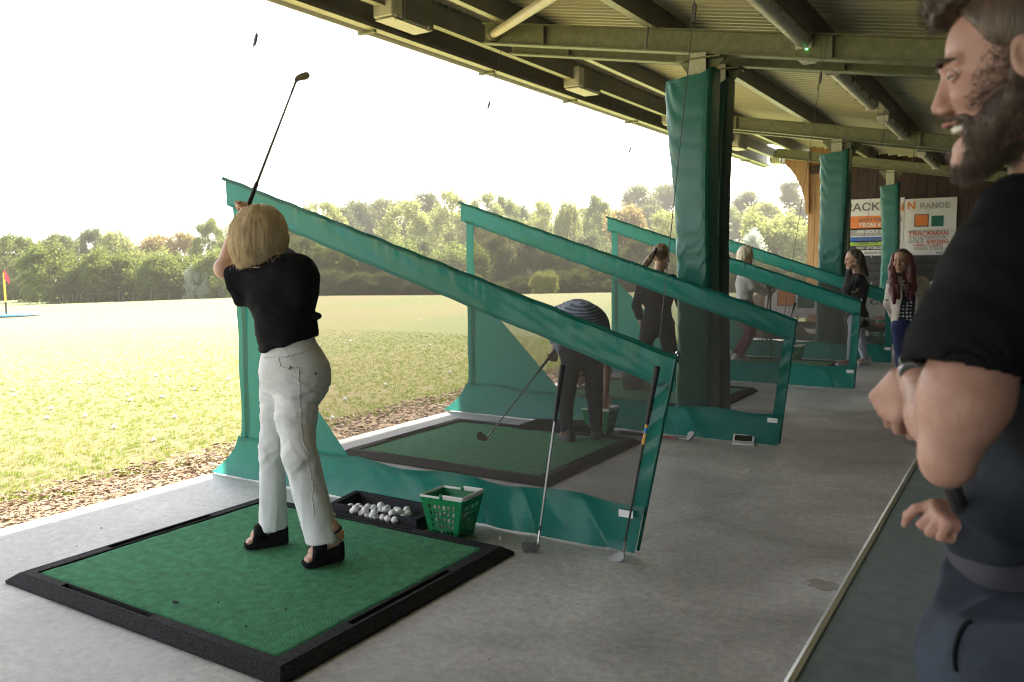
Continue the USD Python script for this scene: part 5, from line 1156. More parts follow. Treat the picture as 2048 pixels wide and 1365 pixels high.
    for k in range(14000):
        ph = r.uniform(0, 2 * PI); t0 = r.uniform(.02, .45) ** 1.3; n = 13; u = np.linspace(t0, 1, n); dr = r.normal(0, .16) + .2 * math.sin(ph)
        ro = r.normal(1.0, .024); en = r.uniform(.78, 1.08); lk = .045 * math.sin(ph * 13 + 2 * math.sin(ph * 5)) + .02 * r.normal() 
        s = u * en; th = np.minimum(s / .55, 1) * PI / 2; dropz = np.clip(s - .55, 0, None) / .45
        rad = np.sin(th) * (1 + .07 * np.sin(PI * np.clip(dropz, 0, 1)) - (.2 + .14 * max(math.cos(ph), 0)) * dropz ** 2 + lk * s); z = np.cos(th) - dropz * (1.0 - .3 * max(math.cos(ph), 0) + .1 * max(-math.cos(ph), 0))
        pa = ph + dr * (u - t0) + .03 * np.sin(u * 9 + k)
        p = cx + ro * (R3[0] * 1.04 * (rad * np.cos(pa))[:, None] * RGT + R3[1] * (rad * np.sin(pa))[:, None] * FWD) + (R3[2] * 1.03 * z * (1 if ro < 1 else ro))[:, None] * ZUP + [0, 0, .004]
        p = p + RGT * .008 * np.cos(th)[:, None]
        cur.append(p)
    for k in range(420):   # loose hairs
        ph = r.uniform(0, 2 * PI); z0 = r.uniform(-.11, .1); a0 = cx + R3[0] * 1.02 * math.cos(ph) * RGT + R3[1] * 1.02 * math.sin(ph) * FWD + z0 * ZUP * 1.0; a0 = cx + (a0 - cx) * (1 if z0 < .03 else 1 - (z0 - .03) * 2.2)
        dd = unit(.5 * (a0 - cx) / .12 - ZUP * .9 + .55 * r.normal(size=3)); L_ = r.uniform(.02, .055); u = np.linspace(0, 1, 6)[:, None]
        cur.append(a0 + dd * L_ * u - ZUP * .015 * u ** 2 + .003 * r.normal(size=3) * u)
    strands('hair_strands', hr, cur, .0015, M['hair_blonde'])
    obj('glasses_arm', tube([P(460, 448, .06), P(474, 452, .02), P(488, 456, .0)], .0022, 6), M['chrome'], t)
    obj('necklace', tube([P(494, 531, -.03), P(505, 536, -.08), P(520, 534, -.1)], .0025, 6), M['chrome'], t)
    # wedge sandals
    for toe, heel in feet:
        d = unit(heel - toe); L = np.linalg.norm(heel - toe); s = np.cross(ZUP, d); sh = []
        sd = thing_part = UsdGeom.Xform.Define(stage, path_for('sandal', _p(t))).GetPrim(); LOC[str(sd.GetPath())] = LOC[_p(t)]
        sec = []
        for u, w, z0, z1 in ((-.02, .022, .012, .026), (.03, .036, .003, .028), (.15, .043, .0, .030), (.4, .040, .0, .044), (.65, .034, .0, .066), (.9, .031, .0, .083), (1.03, .026, .0, .088), (1.09, .017, .01, .09)):
            c = toe + d * L * u; a = np.linspace(0, 2 * PI, 17)[:-1]
            cs, sn = np.sign(np.cos(a)) * np.abs(np.cos(a)) ** .5, np.sign(np.sin(a)) * np.abs(np.sin(a)) ** .35
            sec.append(c + np.outer(cs * w, s) + np.outer((z0 + z1) / 2 + sn * (z1 - z0) / 2, ZUP))
        obj('wedge', loft(sec), M['black_suede'], sd, smooth=50)
        U = Field(toe - .16 + d * .05, toe + d * L + [.16, .16, .2], .006); q = lambda u, z, w=0: toe + d * L * u + ZUP * z + s * w
        U.cap(q(.45, .085), q(.2, .052), .036, .036, .02, s, 1.25).cap(q(.33, .08), q(.26, .075), .02, .02, .02, s, 1.6).cut(q(.12, 0), -d + .25 * ZUP).cut(q(.46, 0), d - .3 * ZUP).cut(q(0, .026), -ZUP)
        um = relax(U.mesh(), 2); folds(um, .003, 60, 4); obj('upper', um, M['black_suede'], sd, smooth=True)
        obj('ankle_strap', tube([q(.86 + .16 * math.cos(a), .150 + .012 * math.cos(a), .036 * math.sin(a)) for a in np.linspace(0, 2 * PI, 25)], .0055, 6, False), M['black_suede'], sd)
        obj('heel_strap', tube([q(.72, .145, .036), q(.82, .115, .036), q(.95, .092, .03)], .005, 6), M['black_suede'], sd)
    club(g0, g1, RGT + .25 * ZUP - .2 * FWD, 'iron swung high over the shoulder by the golfer in black', grip_l=.26)
golfer()

# ---------------------------------------------------------------- a general clothed figure from joints (px, py, metres off)
def figure(label, D, J, head, skin, top=None, legs=None, shoe=None, s=1.0, h=.0095, hands=(.5, .5), seed=1, face=True, sleeve='wrist', topx=None, hem=None, wide=(.17, .115), hipw=(.155, .125), bare=False, cat_='person'):
    P = {k: at(v[0], v[1], D + (v[2] if len(v) > 2 else 0)) for k, v in J.items()}
    ft = [P['toeL'], P['toeR']]; base = (ft[0] + ft[1]) / 2; base[2] = 0
    t = thing('person', label, cat_, base); allp = np.array(list(P.values())); lo, hi = allp.min(0) - .28, allp.max(0) + .28; lo[2] = -.02
    B = Field(lo, hi, h); q = None
    lat = unit(P['shR'] - P['shL']); mid = (P['shR'] + P['shL']) / 2; hip = (P['hipL'] + P['hipR']) / 2; upv = unit(mid - hip); dep = unit(np.cross(lat, upv)); lat2 = np.cross(upv, dep); AX = [lat2, dep, upv]
    q = head_prims(B, P['head'], head[0], head[1], s * .97, mid + upv * .03, .05, face=False)
    B.cap(mid, hip, .1, .105, .05, dep, .75)
    for e in 'LR':
        B.cap(P['sh' + e], P['el' + e], .045 * s, .037 * s, .03).cap(P['el' + e], P['wr' + e], .036 * s, .026 * s, .02)
        B.cap(P['hip' + e], P['kn' + e], .075 * s, .05 * s, .04).cap(P['kn' + e], P['an' + e], .05 * s, .034 * s, .03).cap(P['an' + e], P['toe' + e] + [0, 0, .03], .033, .026, .02)
    parts = [relax(B.mesh(), 3)]
    if face:
        Hd = Field(P['head'] - .19 * s, P['head'] + .19 * s, .005); q = head_prims(Hd, P['head'], head[0], head[1], s, mid + upv * .03, .048); parts.append(relax(Hd.mesh(), 2))
    for e, dr in zip('LR', J.get('_', (0, 0))): pass
    for e, cv in zip('LR', hands):
        if cv is None: continue
        Hh = Field(P['wr' + e] - .2, P['wr' + e] + .2, .0055); w = P['wr' + e]; d = P.get('fi' + e); d = unit(w - P['el' + e]) if d is None else unit(d - w)
        hand(Hh, w, d, np.cross(d, lat) * (1 if np.cross(d, lat) @ dep < 0 else -1) + .01 * ZUP, (cv * .8, cv, cv * 1.1, cv * 1.2), 1 if e == 'R' else -1, .92 * s); parts.append(relax(Hh.mesh(), 1))
    obj('body', cat(*parts), M[skin], t, smooth=True)
    if face: face_bits(t, q, s, FACE, far=True); obj('mouth', ell(q(.088, 0, -.075), (.022, .022, .008) if abs(head[0] @ RGT) < 2 else 1, 2), M['lip'], t, smooth=True) if False else obj('lips', tube([q(.097 - .008 * a * a, .021 * a, -.075) for a in np.linspace(-1, 1, 7)], np.array([.002, .005, .006, .006, .006, .005, .002]) * s, 6), M['lip'], t, smooth=True)
    if legs:
        T = Field(lo, hi, h); T.el(hip, (hipw[0], hipw[1], .13), AX, .05)
        for e in 'LR':
            T.cap(P['hip' + e], P['kn' + e], legs[1], legs[2], .05).cap(P['kn' + e], P['an' + e] - [0, 0, .02], legs[2], legs[3], .03)
        T.cut([0, 0, min(P['anL'][2], P['anR'][2]) - .01], (0, 0, -1.)).cut(hip + upv * .11, upv)
        tm = relax(T.mesh(), 3); folds(tm, .004, 22, seed, None, (1, 1, 1.3)); obj(legs[0], tm, M[legs[4]], t, smooth=True)
    if top:
        S = Field(lo, hi, h); S.el(mid - upv * .14, (wide[0], wide[1], .19), AX, .06).cap(P['shL'] - upv * .02, P['shR'] - upv * .02, .062, .062, .05).cap(mid - upv * .15, hip + upv * .06, wide[1] + .02, hipw[0] - .015, .05, dep, .82)
        for e in 'LR':
            S.cap(P['sh' + e], P['el' + e], .062, .05, .03)
            if sleeve == 'wrist': S.cap(P['el' + e], P['wr' + e], .049, .04, .02)
        if topx: topx(S, P, AX, hip, mid)
        armr = 1
        hm = hip if hem is None else at(hem[0], hem[1], D)
        S.cut(hm, -upv if hem is None or len(hem) < 3 else unit(-upv + hem[2] * RGT)); S.cap(mid + upv * .16, mid + upv * .03, .05, .056, .015, sub=True)
        sm = relax(S.mesh(), 3); folds(sm, .005, 15, seed + 3, None, (.9, .9, 1.4)); P['_top'] = obj(top[0], sm, M[top[1]], t, smooth=True); P['_topm'] = sm
    if shoe:
        for e in 'LR':
            a, b = P['an' + e] * [1, 1, 0], P['toe' + e] * [1, 1, 0]; d = unit(b - a); L = max(np.linalg.norm(b - a), .16); a = b - d * L
            z = max(P['toe' + e][2] - .03, 0)
            F_ = Field(np.minimum(a, b) - .15, np.maximum(a, b) + [.15, .15, .3], .008); F_.cap(a + [0, 0, z + .05], b + [0, 0, z + .035], .042, .036, .02).cap(a + [0, 0, z + .05] - d * .025, a + [0, 0, z + .09], .04, .042, .02).cut([0, 0, z + .003], (0, 0, -1.))
            so = obj('shoe', relax(F_.mesh(), 2), M[shoe[0]], t, smooth=True)
            if len(shoe) > 1: obj('sole', hull([a + d * u * (L + .045) - d * .05 + np.cross(d, ZUP) * w + [0, 0, z + zz] for u, ws in ((-.02, .028), (.3, .044), (.75, .046), (1.05, .025)) for w in (-ws, ws) for zz in (.0, .022)]), M[shoe[1]], so, smooth=False)
    return t, P, q
def hairshape(t, prims, mt, c, R=.35, h=.007, cuts=(), name='hair'):
    H = Field(np.array(c) - R, np.array(c) + R, h)
    for p in prims:
        if p[0] == 'e': H.el(p[1], p[2], p[3] if len(p) > 3 else None, .02)
        else: H.cap(*p[1:], k=.02)
    for c_ in cuts: H.cut(*c_)
    m = relax(H.mesh(), 3); folds(m, .006, 60, 3, None, (1, 1, .15)); return obj(name, m, M[mt], t, smooth=True)
def facecut(q):
    f, u = unit(q(1, 0, 0) - q(0, 0, 0)), unit(q(0, 0, 1) - q(0, 0, 0)); return (q(.03, 0, .062), unit(.86 * f - .5 * u))
def cap_hair(q, s=1.0, back=0.0):
    f = q(1, 0, 0) - q(0, 0, 0); f = f / np.linalg.norm(f); r = unit(q(0, 1, 0) - q(0, 0, 0)); u = unit(q(0, 0, 1) - q(0, 0, 0))
    return [('e', q(-.022, 0, .042), np.array([.100, .085, .085]) * s, [f, r, u]), ('e', q(-.05, 0, -.01), np.array([.075, .083, .085]) * s, [f, r, u])]

# ---------------------------------------------------------------- woman bending over the second mat
D = 6.35
t, P, q = figure('person bending over in navy striped top and dark leggings on the second mat', D,
    dict(head=(1158, 742, .72), shL=(1122, 672, .52), shR=(1196, 672, .52), elL=(1112, 690, .44), elR=(1214, 742, .46), wrL=(1109, 708, .3), wrR=(1211, 790, .36), fiL=(1106, 722, .24), fiR=(1207, 830, .34),
         hipL=(1146, 698, .02), hipR=(1186, 698, .02), knL=(1134, 782, .02), knR=(1188, 780, .05), anL=(1131, 860, .02), anR=(1193, 860, .05), toeL=(1122, 886, -.05 + .15), toeR=(1200, 884, .2)),
    (unit(FWD * .3 - ZUP), unit(FWD + .4 * ZUP)), 'skin_tan', None, ('leggings', .088, .066, .043, 'legging'), ('shoe_dark', 'pink'), hipw=(.185, .15), hands=(1.3, .5), face=False)
S = Field(at(1160, 650, D) - .75, at(1160, 650, D + .4) + .75, .01)
S.cap(at(1161, 655, D + .1), at(1155, 645, D + .42), .188, .19, .06, RGT, 1.12).cap(at(1122, 664, D + .5), at(1196, 664, D + .5), .085, .085, .08).cap(at(1163, 680, D + .06), at(1162, 658, D + .1), .195, .19, .06, RGT, 1.12)
S.cap(at(1122, 660, D + .48), at(1113, 680, D + .44), .07, .06, .04).cap(at(1198, 672, D + .5), at(1212, 715, D + .46), .065, .055, .03).cap(at(1113, 622, D + .45), at(1116, 660, D + .45), .03, .05, .05)
S.cut(at(1163, 690, D - .05), unit(-FWD * .8 - ZUP * .65)).cut(at(1212, 722, D + .46), unit(-ZUP))
sm = relax(S.mesh(), 3); folds(sm, .004, 16, 5); obj('striped_top', sm, M['striped'], t, smooth=True)
hairshape(t, [('e', P['head'], (.105, .1, .115))], 'hair_dark', P['head'])
club(at(1112, 698, D + .22), gp(975, 886, .045) + [0, 0, .042], -RGT - .2 * FWD, 'iron held in the hand of the bending woman, its head resting on the second mat', grip_l=.25)

# ---------------------------------------------------------------- woman with ponytail
D = 9.0
def flare(S, P, AX, hip, mid): S.cap(hip + AX[2] * .08, hip - AX[2] * .09, .135, .2, .05, AX[1], .8)
hf = unit(.62 * RGT + .68 * FWD - .45 * ZUP)
t, P, q = figure('person with a sandy ponytail in black jacket and black trousers, seen from behind', D,
    dict(head=(1324, 512, .06), shL=(1286, 562, 0), shR=(1345, 560, .03), elL=(1273, 612, .04), elR=(1362, 608, .1), wrL=(1284, 650, .25), wrR=(1384, 648, .12), fiR=(1396, 662, .14),
         hipL=(1300, 648, 0), hipR=(1331, 648, 0), knL=(1287, 710, .08), knR=(1341, 708, -.02), anL=(1264, 768, .22), anR=(1346, 770, -.03), toeL=(1256, 776, .34), toeR=(1358, 783, .0)),
    (hf, ZUP + .3 * FWD), 'skin_fair', ('jacket', 'black_jacket'), ('trousers', .098, .075, .07, 'black_jacket'), ('black_suede' if False else 'shoe_dark',), topx=flare, hem=(1314, 640), wide=(.18, .12), hands=(None, .6), seed=6)
pt = at(1310, 504, D - .05)
hr = hairshape(t, cap_hair(q) + [('c', pt, at(1300, 518, D - .10), .024, .034), ('c', at(1300, 518, D - .10), at(1286, 537, D - .12), .034, .034), ('c', at(1286, 537, D - .12), at(1268, 550, D - .1), .034, .010)], 'hair_sandy', P['head'], .4, cuts=(facecut(q),))
obj('hair_band', tube([at(1310, 503, D - .07) + .03 * (math.cos(a) * unit(ZUP + RGT * .6) + math.sin(a) * FWD) for a in np.linspace(0, 6.28, 15)], .012, 6, False), M['black_knit'], t)

# ---------------------------------------------------------------- blonde woman swinging
D = 11.58
hf = unit(.95 * RGT + .2 * FWD - .12 * ZUP)
t, P, q = figure('person with pale blonde hair in light top and maroon leggings right of the green column', D,
    dict(head=(1493, 510, 0), shL=(1492, 546, .14), shR=(1494, 544, -.14), elL=(1514, 578, .12), elR=(1506, 574, -.16), wrL=(1540, 586, .05), wrR=(1530, 586, -.1), fiL=(1552, 582, .05), fiR=(1546, 588, -.06),
         hipL=(1490, 612, .08), hipR=(1486, 612, -.08), knL=(1500, 664, .06), knR=(1503, 664, -.1), anL=(1470, 706, .2), anR=(1479, 716, -.08), toeL=(1484, 714, .2), toeR=(1494, 723, -.08)),
    (hf, ZUP), 'skin_fair', ('top', 'grey_top'), ('leggings', .092, .06, .04, 'maroon'), ('white_shoe',), hem=(1488, 602), wide=(.16, .13), hipw=(.135, .15), sleeve='wrist', seed=9, hands=(.8, .8))
hairshape(t, cap_hair(q) + [('c', q(-.05, 0, .0), at(1479, 540, D), .085, .06), ('c', at(1479, 528, D), at(1476, 548, D), .06, .03)], 'hair_light', P['head'], .4, cuts=(facecut(q),))

# ---------------------------------------------------------------- woman in grey cardigan
D = 10.97
hf = unit(-.96 * RGT + .1 * FWD - .14 * ZUP)
def longcard(S, P, AX, hip, mid): S.cap(hip + AX[2] * .05, hip - AX[2] * .3, .14, .155, .05, RGT, 1.05)
t, P, q = figure('person with dark hair in charcoal cardigan and pale jeans, hand at the mouth', D,
    dict(head=(1706, 518, 0), shL=(1712, 556, -.14), shR=(1716, 555, .15), elL=(1692, 580, -.17), elR=(1700, 592, .12), wrL=(1699, 544, -.1), wrR=(1698, 584, -.12), fiL=(1698, 528, -.05), fiR=(1712, 584, -.16),
         hipL=(1710, 640, -.08), hipR=(1716, 640, .09), knL=(1705, 688, -.1), knR=(1722, 686, .1), anL=(1700, 722, -.1), anR=(1731, 719, .1), toeL=(1676, 732, -.14), toeR=(1716, 729, .06)),
    (hf, ZUP), 'skin_fair', ('cardigan', 'cardigan'), ('jeans', .08, .06, .045, 'pale_jean'), ('white_shoe',), topx=longcard, hem=(1714, 654), wide=(.15, .14), hipw=(.13, .15), seed=12, hands=(1.0, .5))
hairshape(t, cap_hair(q) + [('c', q(-.06, 0, .0), at(1726, 548, D + .02), .08, .065), ('c', at(1722, 540, D), at(1733, 566, D), .065, .04)], 'hair_dark', P['head'], .4, cuts=(facecut(q),))

# ---------------------------------------------------------------- red haired woman in blazer
D = 8.83
hf = unit(-.68 * RGT - .76 * FWD - .05 * ZUP)
J = dict(head=(1803, 522, 0), shL=(1845, 566, .03), shR=(1788, 562, .0), elL=(1856, 608, .1), elR=(1778, 606, .1), wrL=(1842, 642, .24), wrR=(1792, 640, .24),
         hipL=(1830, 652, .02), hipR=(1800, 652, -.02), knL=(1830, 718, .0), knR=(1804, 718, -.04), anL=(1827, 772, .02), anR=(1804, 774, -.04), toeL=(1818, 784, -.16), toeR=(1776, 782, -.1))
t, P, q = figure('person with long red hair in beige blazer, polka dot top and dark jeans', D, J, (hf, ZUP), 'skin_tan', ('polka_top', 'polka'), ('jeans', .09, .065, .055, 'dark_jean'), ('pink' if False else 'shoe_dark',), hem=(1815, 648), wide=(.14, .105), hipw=(.14, .12), seed=15, hands=(None, None), sleeve='none')
allp = np.array([P[k] for k in ('shL', 'shR', 'elL', 'elR', 'wrL', 'wrR', 'hipL', 'hipR')]); S = Field(allp.min(0) - .3, allp.max(0) + .25, .0095)
lat = unit(P['shR'] - P['shL']); mid = (P['shL'] + P['shR']) / 2; hip = (P['hipL'] + P['hipR']) / 2; dep = unit(np.cross(lat, ZUP)); dep *= np.sign(dep @ hf)
S.el(mid - [0, 0, .14], (.178, .135, .2), [lat, dep, ZUP], .06).cap(P['shL'] - [0, 0, .02], P['shR'] - [0, 0, .02], .068, .068, .05).cap(mid - [0, 0, .15], hip - [0, 0, .04], .15, .165, .05, dep, .85)
for e in 'LR': S.cap(P['sh' + e], P['el' + e], .066, .055, .03).cap(P['el' + e], P['wr' + e], .055, .046, .02)
S.cut(hip - [0, 0, .03], -ZUP); S.cap(mid + [0, 0, .16], mid + [0, 0, .02], .05, .06, .015, sub=True)
fr = mid + dep * .13
S.cap(fr + lat * .055 + [0, 0, .04], hip + dep * .15 + lat * .065 - [0, 0, .12], .055, .105, .008, dep, 1.9, sub=True)
sm = relax(S.mesh(), 3); folds(sm, .005, 15, 22); bz = obj('blazer', sm, M['blazer'], t, smooth=True)
for e, a in ((1, .13), (-1, -.02)): obj('lapel', tube(snap(sm, dense([mid + dep * .16 + lat * a * .6 + [0, 0, .0], mid + dep * .17 + lat * a - [0, 0, .17], hip + dep * .17 + lat * a * 1.4 + [0, 0, .1]], 20), .003), .006, 6), M['blazer'], bz, smooth=True)
hairshape(t, cap_hair(q), 'hair_dark', P['head'], .4, cuts=(facecut(q),))
sd = unit(q(0, 1, 0) - q(0, 0, 0))
hr = hairshape(t, [('c', q(.0, .07, .05), q(.015, .082, -.08), .034, .045), ('c', q(.015, .082, -.08), at(1787, 580, D - .13), .048, .042), ('c', at(1787, 580, D - .13), at(1788, 606, D - .2), .042, .016), ('c', at(1793, 575, D - .15), at(1798, 598, D - .19), .032, .014),
    ('c', q(.0, -.07, .05), q(-.005, -.085, -.08), .036, .05), ('c', q(-.005, -.085, -.08), at(1824, 575, D - .1), .05, .045), ('c', at(1824, 575, D - .1), at(1822, 598, D - .17), .045, .016), ('c', at(1815, 572, D - .14), at(1814, 592, D - .17), .026, .012), ('c', q(-.06, 0, .0), q(-.06, 0, -.2), .085, .09)], 'hair_red', q(0, 0, -.1), .4, name='long_hair')
# ---------------------------------------------------------------- person half hidden behind the second column
D = 13.8
t, P, q = figure('person in pale shirt and dark trousers mostly hidden behind the second green column', D,
    dict(head=(1682, 535, 0), shL=(1662, 562, 0), shR=(1696, 562, 0), elL=(1657, 592, 0), elR=(1702, 590, 0), wrL=(1662, 618, -.05), wrR=(1700, 618, -.05), hipL=(1668, 628, 0), hipR=(1684, 628, 0), knL=(1664, 662, 0), knR=(1686, 662, 0), anL=(1661, 688, 0), anR=(1687, 689, 0), toeL=(1652, 694, -.05), toeR=(1684, 695, -.1)),
    (unit(-RGT - .2 * FWD), ZUP), 'skin_fair', ('shirt', 'grey_top'), ('trousers', .085, .07, .06, 'black_jacket'), ('shoe_dark',), h=.012, seed=19, face=False)
hairshape(t, cap_hair(q), 'hair_sandy', P['head'], .3, .01)
# ---------------------------------------------------------------- man in the foreground
def man():
    D = 1.2; P = lambda x, y, d=0.0: at(x, y, D + d); s = 1.0
    base = np.array([*at(2080, 1300, 1.42)[:2], 0]); t = thing('person', 'bearded person smiling in black sleeved polo, standing close at the right edge', 'person', base)
    al = math.radians(11)
    hl = unit(-.87 * RGT + .49 * FWD); hf = unit(math.cos(al) * hl - math.sin(al) * ZUP); hu = unit(math.cos(al) * ZUP + math.sin(al) * hl)
    hc = P(2026, 128, .075); sc = 1.0
    Hd = Field(hc - .24, hc + .24, .003)
    q = head_prims(Hd, hc, hf, hu, sc, hc - .2 * ZUP + RGT * .09 + FWD * .02, .056, smile=1.0)
    Hd.el(q(.080, 0, -.134), np.array([.021, .025, .018]), [unit(hf), np.cross(hf, hu), hu], .02); Hd.cap(q(.0, .05, -.075), q(.076, .014, -.128), .022, .02, .02); Hd.cap(q(.0, -.05, -.075), q(.076, -.014, -.128), .022, .02, .02)
    Hd.el(q(.080, 0, -.105), np.array([.011, .021, .009]), [unit(hf), np.cross(hf, hu), hu], .006)
    Hd.el(q(.093, 0, -.0835), np.array([.022, .0245, .0105]), [unit(hf), np.cross(hf, hu), hu], .004, sub=True)
    B = Field(at(2250, 1365, 1.55) - [.75, .75, 0] - [0, 0, .35], hc + [.6, .6, .05], .008)
    el_, wr_ = P(1896, 912, -.05), P(1830, 750, .17)
    B.cap(hc - .06 * ZUP + RGT * .06 + FWD * .01, P(2140, 480, .2), .058, .065, .04).cap(P(2105, 470, .2), P(2100, 1150, .2), .11, .12, .05)
    B.cap(P(2058, 480, .06), P(2010, 600, .01), .055, .058, .03).cap(P(1978, 640, .0), P(1928, 800, -.035), .062, .057, .03).cap(P(1928, 800, -.035), el_, .057, .037, .03).el(P(1893, 938, -.055), (.024, .024, .022), k=.03)
    B.cap(el_ + [0, 0, .008], P(1880, 830, .04), .036, .044, .012).cap(P(1880, 830, .04), wr_, .044, .029, .03)
    wr2 = P(1968, 1040, .16); B.cap(P(2060, 980, .3), wr2, .04, .028, .03)
    H1 = Field(wr_ - .2, wr_ + .2, .0042); hand(H1, wr_, unit(P(1782, 806, .20) - wr_), unit(ZUP * .6 - RGT * .45 - FWD * .7), (.75, .85, .95, 1.0), -1, 1.0, thumb=.5)
    H2 = Field(wr2 - .2, wr2 + .2, .0042); hand(H2, wr2, unit(-RGT + .12 * ZUP), unit(-FWD * .35 + ZUP), (.55, 1.2, 1.3, 1.4), 1, .98, thumb=.4)
    obj('body', cat(relax(Hd.mesh(), 2), relax(B.mesh(), 4), relax(H1.mesh(), 2), relax(H2.mesh(), 2)), M['skin_man'], t, smooth=True)
    am = relax(B.mesh(), 2); V = np.array(am.vertices); nb = vn(am); r0 = np.random.default_rng(5); a0, a1 = P(1980, 700), P(1820, 980)
    k = np.nonzero((V[:, 2] < a0[2]) & (V[:, 2] > a1[2]) & ((V @ FWD) < 1.5) & ((V @ FWD) > 1.0))[0]; k = k[r0.integers(0, len(k), 900)]
    strands('arm_hair', t, [np.stack([V[i], V[i] + (nb[i] * .5 - .6 * ZUP + .4 * r0.normal(size=3)) * .006, V[i] + (nb[i] * .5 - 1.1 * ZUP + .5 * r0.normal(size=3)) * .011]) for i in k], .00025, M['hair_man'])
    face_bits(t, q, sc, FACE, False, M['skin_man'], .0042)
    for e in (-1, 1):
        obj('eyebrow', tube([q(.0965 - .017 * a * a - .007 * a, (.031 + .022 * a) * e, .026 - .006 * a * a) for a in np.linspace(-1, 1, 9)], np.array([.0035, .0048, .0054, .0054, .005, .0044, .0036, .003, .0018]), 7), M['brow_dark'], t, smooth=True)
    obj('teeth', tube([q(.089 - .02 * a * a, .021 * a, -.0755) for a in np.linspace(-1, 1, 9)], .0066, 8), M['tooth'], t, smooth=True)
    obj('lower_lip', tube([q(.084 - .014 * a * a, .021 * a, -.096) for a in np.linspace(-1, 1, 9)], np.array([.002, .0045, .0058, .0062, .0065, .0062, .0058, .0045, .002]), 8), M['lip'], t, smooth=True)
    obj('upper_lip', tube([q(.102 - .016 * a * a, .023 * a, -.066) for a in np.linspace(-1, 1, 9)], np.array([.002, .0035, .0042, .0046, .0044, .0046, .0042, .0035, .002]), 8), M['lip'], t, smooth=True)
    Be = Field(hc - .24, hc + .24, .0035); ax = [unit(hf), np.cross(hf, hu), hu]
    for e in (-1, 1):
        Be.cap(q(.0, .0685 * e, .0), q(.006, .0665 * e, -.055), .006, .013, .012).cap(q(.006, .056 * e, -.062), q(.072, .016 * e, -.128), .0255, .0235, .012).cap(q(.03, .052 * e, -.055), q(.06, .034 * e, -.09), .012, .019, .012)
        Be.cap(q(.0985, .006 * e, -.058), q(.076, .033 * e, -.064), .0045, .0052, .008).cap(q(.070, .036 * e, -.066), q(.064, .034 * e, -.1), .005, .012, .008)
    Be.el(q(.0835, 0, -.137), np.array([.0225, .028, .0205]), ax, .012).cap(q(.05, 0, -.122), q(.0, 0, -.112), .02, .03, .02).el(q(.101, 0, -.112), np.array([.0055, .014, .007]), ax, .006)
    bm = relax(Be.mesh(), 2); be = obj('beard', bm, M['beard'], t, smooth=True)
    r = np.random.default_rng(2); nb = vn(bm); V = np.array(bm.vertices); k = r.integers(0, len(V), 9000)
    strands('beard_strands', be, [np.stack([V[i], V[i] + (nb[i] * .6 - .8 * hu + .2 * r.normal(size=3)) * .003, V[i] + (nb[i] * .7 - 1.3 * hu + .3 * r.normal(size=3)) * .0055]) for i in k], .0006, M['beard'])
    # stubble that fades out over cheek and temple
    hmv = relax(Hd.mesh(), 2); V = np.array(hmv.vertices); nb = vn(hmv); L = (V - hc) @ np.array(ax).T; side = np.abs(L[:, 1])
    edge = .034 + .03 * smooth(.02, -.07, L[:, 2]) - .012 * smooth(.0, .02, L[:, 2]) * smooth(.06, .03, L[:, 2])
    pr = smooth(.018, -.012, L[:, 0] - edge) * smooth(.045, .055, side) * (side < .0745) * smooth(.10, .08, L[:, 2])
    k = np.nonzero(r.random(len(V)) < pr * .75)[0]; k = np.concatenate([k] * 7)
    strands('stubble', be, [np.stack([V[i] + .0016 * r.normal(size=3), V[i] + (nb[i] * .7 - .5 * hf - .5 * hu * np.sign(.02 - L[i, 2]) + .4 * r.normal(size=3)) * .004]) for i in k], .00038, M['beard'])
    Ha = Field(hc - .26, hc + .28, .004)
    Ha.el(q(-.02, 0, .050), np.array([.104, .083, .088]), ax, .02).el(q(-.05, 0, .0), np.array([.075, .082, .075]), ax, .02)
    Ha.cut(q(.04, 0, .05), unit(hf - .42 * hu)).cut(q(-.02, 0, -.035), unit(-hu + .25 * hf))
    ha = obj('cropped_hair', relax(Ha.mesh(), 3), M['hair_man'], t, smooth=True)
    Q = Field(hc - .2, hc + .3, .004); Q.el(q(.04, 0, .118), np.array([.058, .06, .026]), ax, .02).cap(q(.078, -.035, .108), q(.078, .042, .105), .018, .017, .02).el(q(-.02, 0, .13), np.array([.09, .07, .035]), ax, .03)
    qm = relax(Q.mesh(), 3); folds(qm, .006, 60, 4, None, (1, 1, 1)); obj('quiff', qm, M['hair_man'], t, smooth=True)
    V = np.array(qm.vertices); nb = vn(qm); k = r.integers(0, len(V), 3500)
    strands('quiff_strands', ha, [np.stack([V[i], V[i] + (nb[i] * .3 + hf * .5 + .3 * r.normal(size=3)) * .006, V[i] + (nb[i] * .3 + hf * .7 - .3 * hu + .35 * r.normal(size=3)) * .012]) for i in k], .0007, M['hair_man'])
    # polo: dark slate body with black sleeves
    lo, hi = B.lo, B.lo + B.h * B.n
    S = Field(lo, hi, .007)
    S.cap(P(2165, 480, .22), P(2100, 1060, .22), .15, .16, .06, RGT, .95).cap(P(2065, 465, .07), P(2160, 440, .32), .088, .09, .06).el(P(1998, 1062, .18), (.07, .11, .075), k=.05).cap(P(2090, 680, .13), P(2082, 900, .13), .09, .09, .05).cap(P(2115, 385, .16), P(2115, 440, .2), .075, .1, .05)
    S.cap(P(1985, 1000, .16), P(1960, 1085, .15), .05, .055, .04).cut(P(1960, 1128, .1), unit(-ZUP + .33 * -RGT * -1 * .6))
    sm = relax(S.mesh(), 3); folds(sm, .008, 11, 31, None, (.8, .8, 1.7)); obj('polo', sm, M['navy_polo'], t, smooth=True)
    S = Field(lo, hi, .006)
    S.cap(P(2060, 468, .06), P(2020, 540, .02), .088, .084, .05).cap(P(2020, 540, .02), P(1938, 745, -.02), .084, .078, .04).cap(P(1985, 540, .06), P(1905, 690, .0), .03, .045, .06)
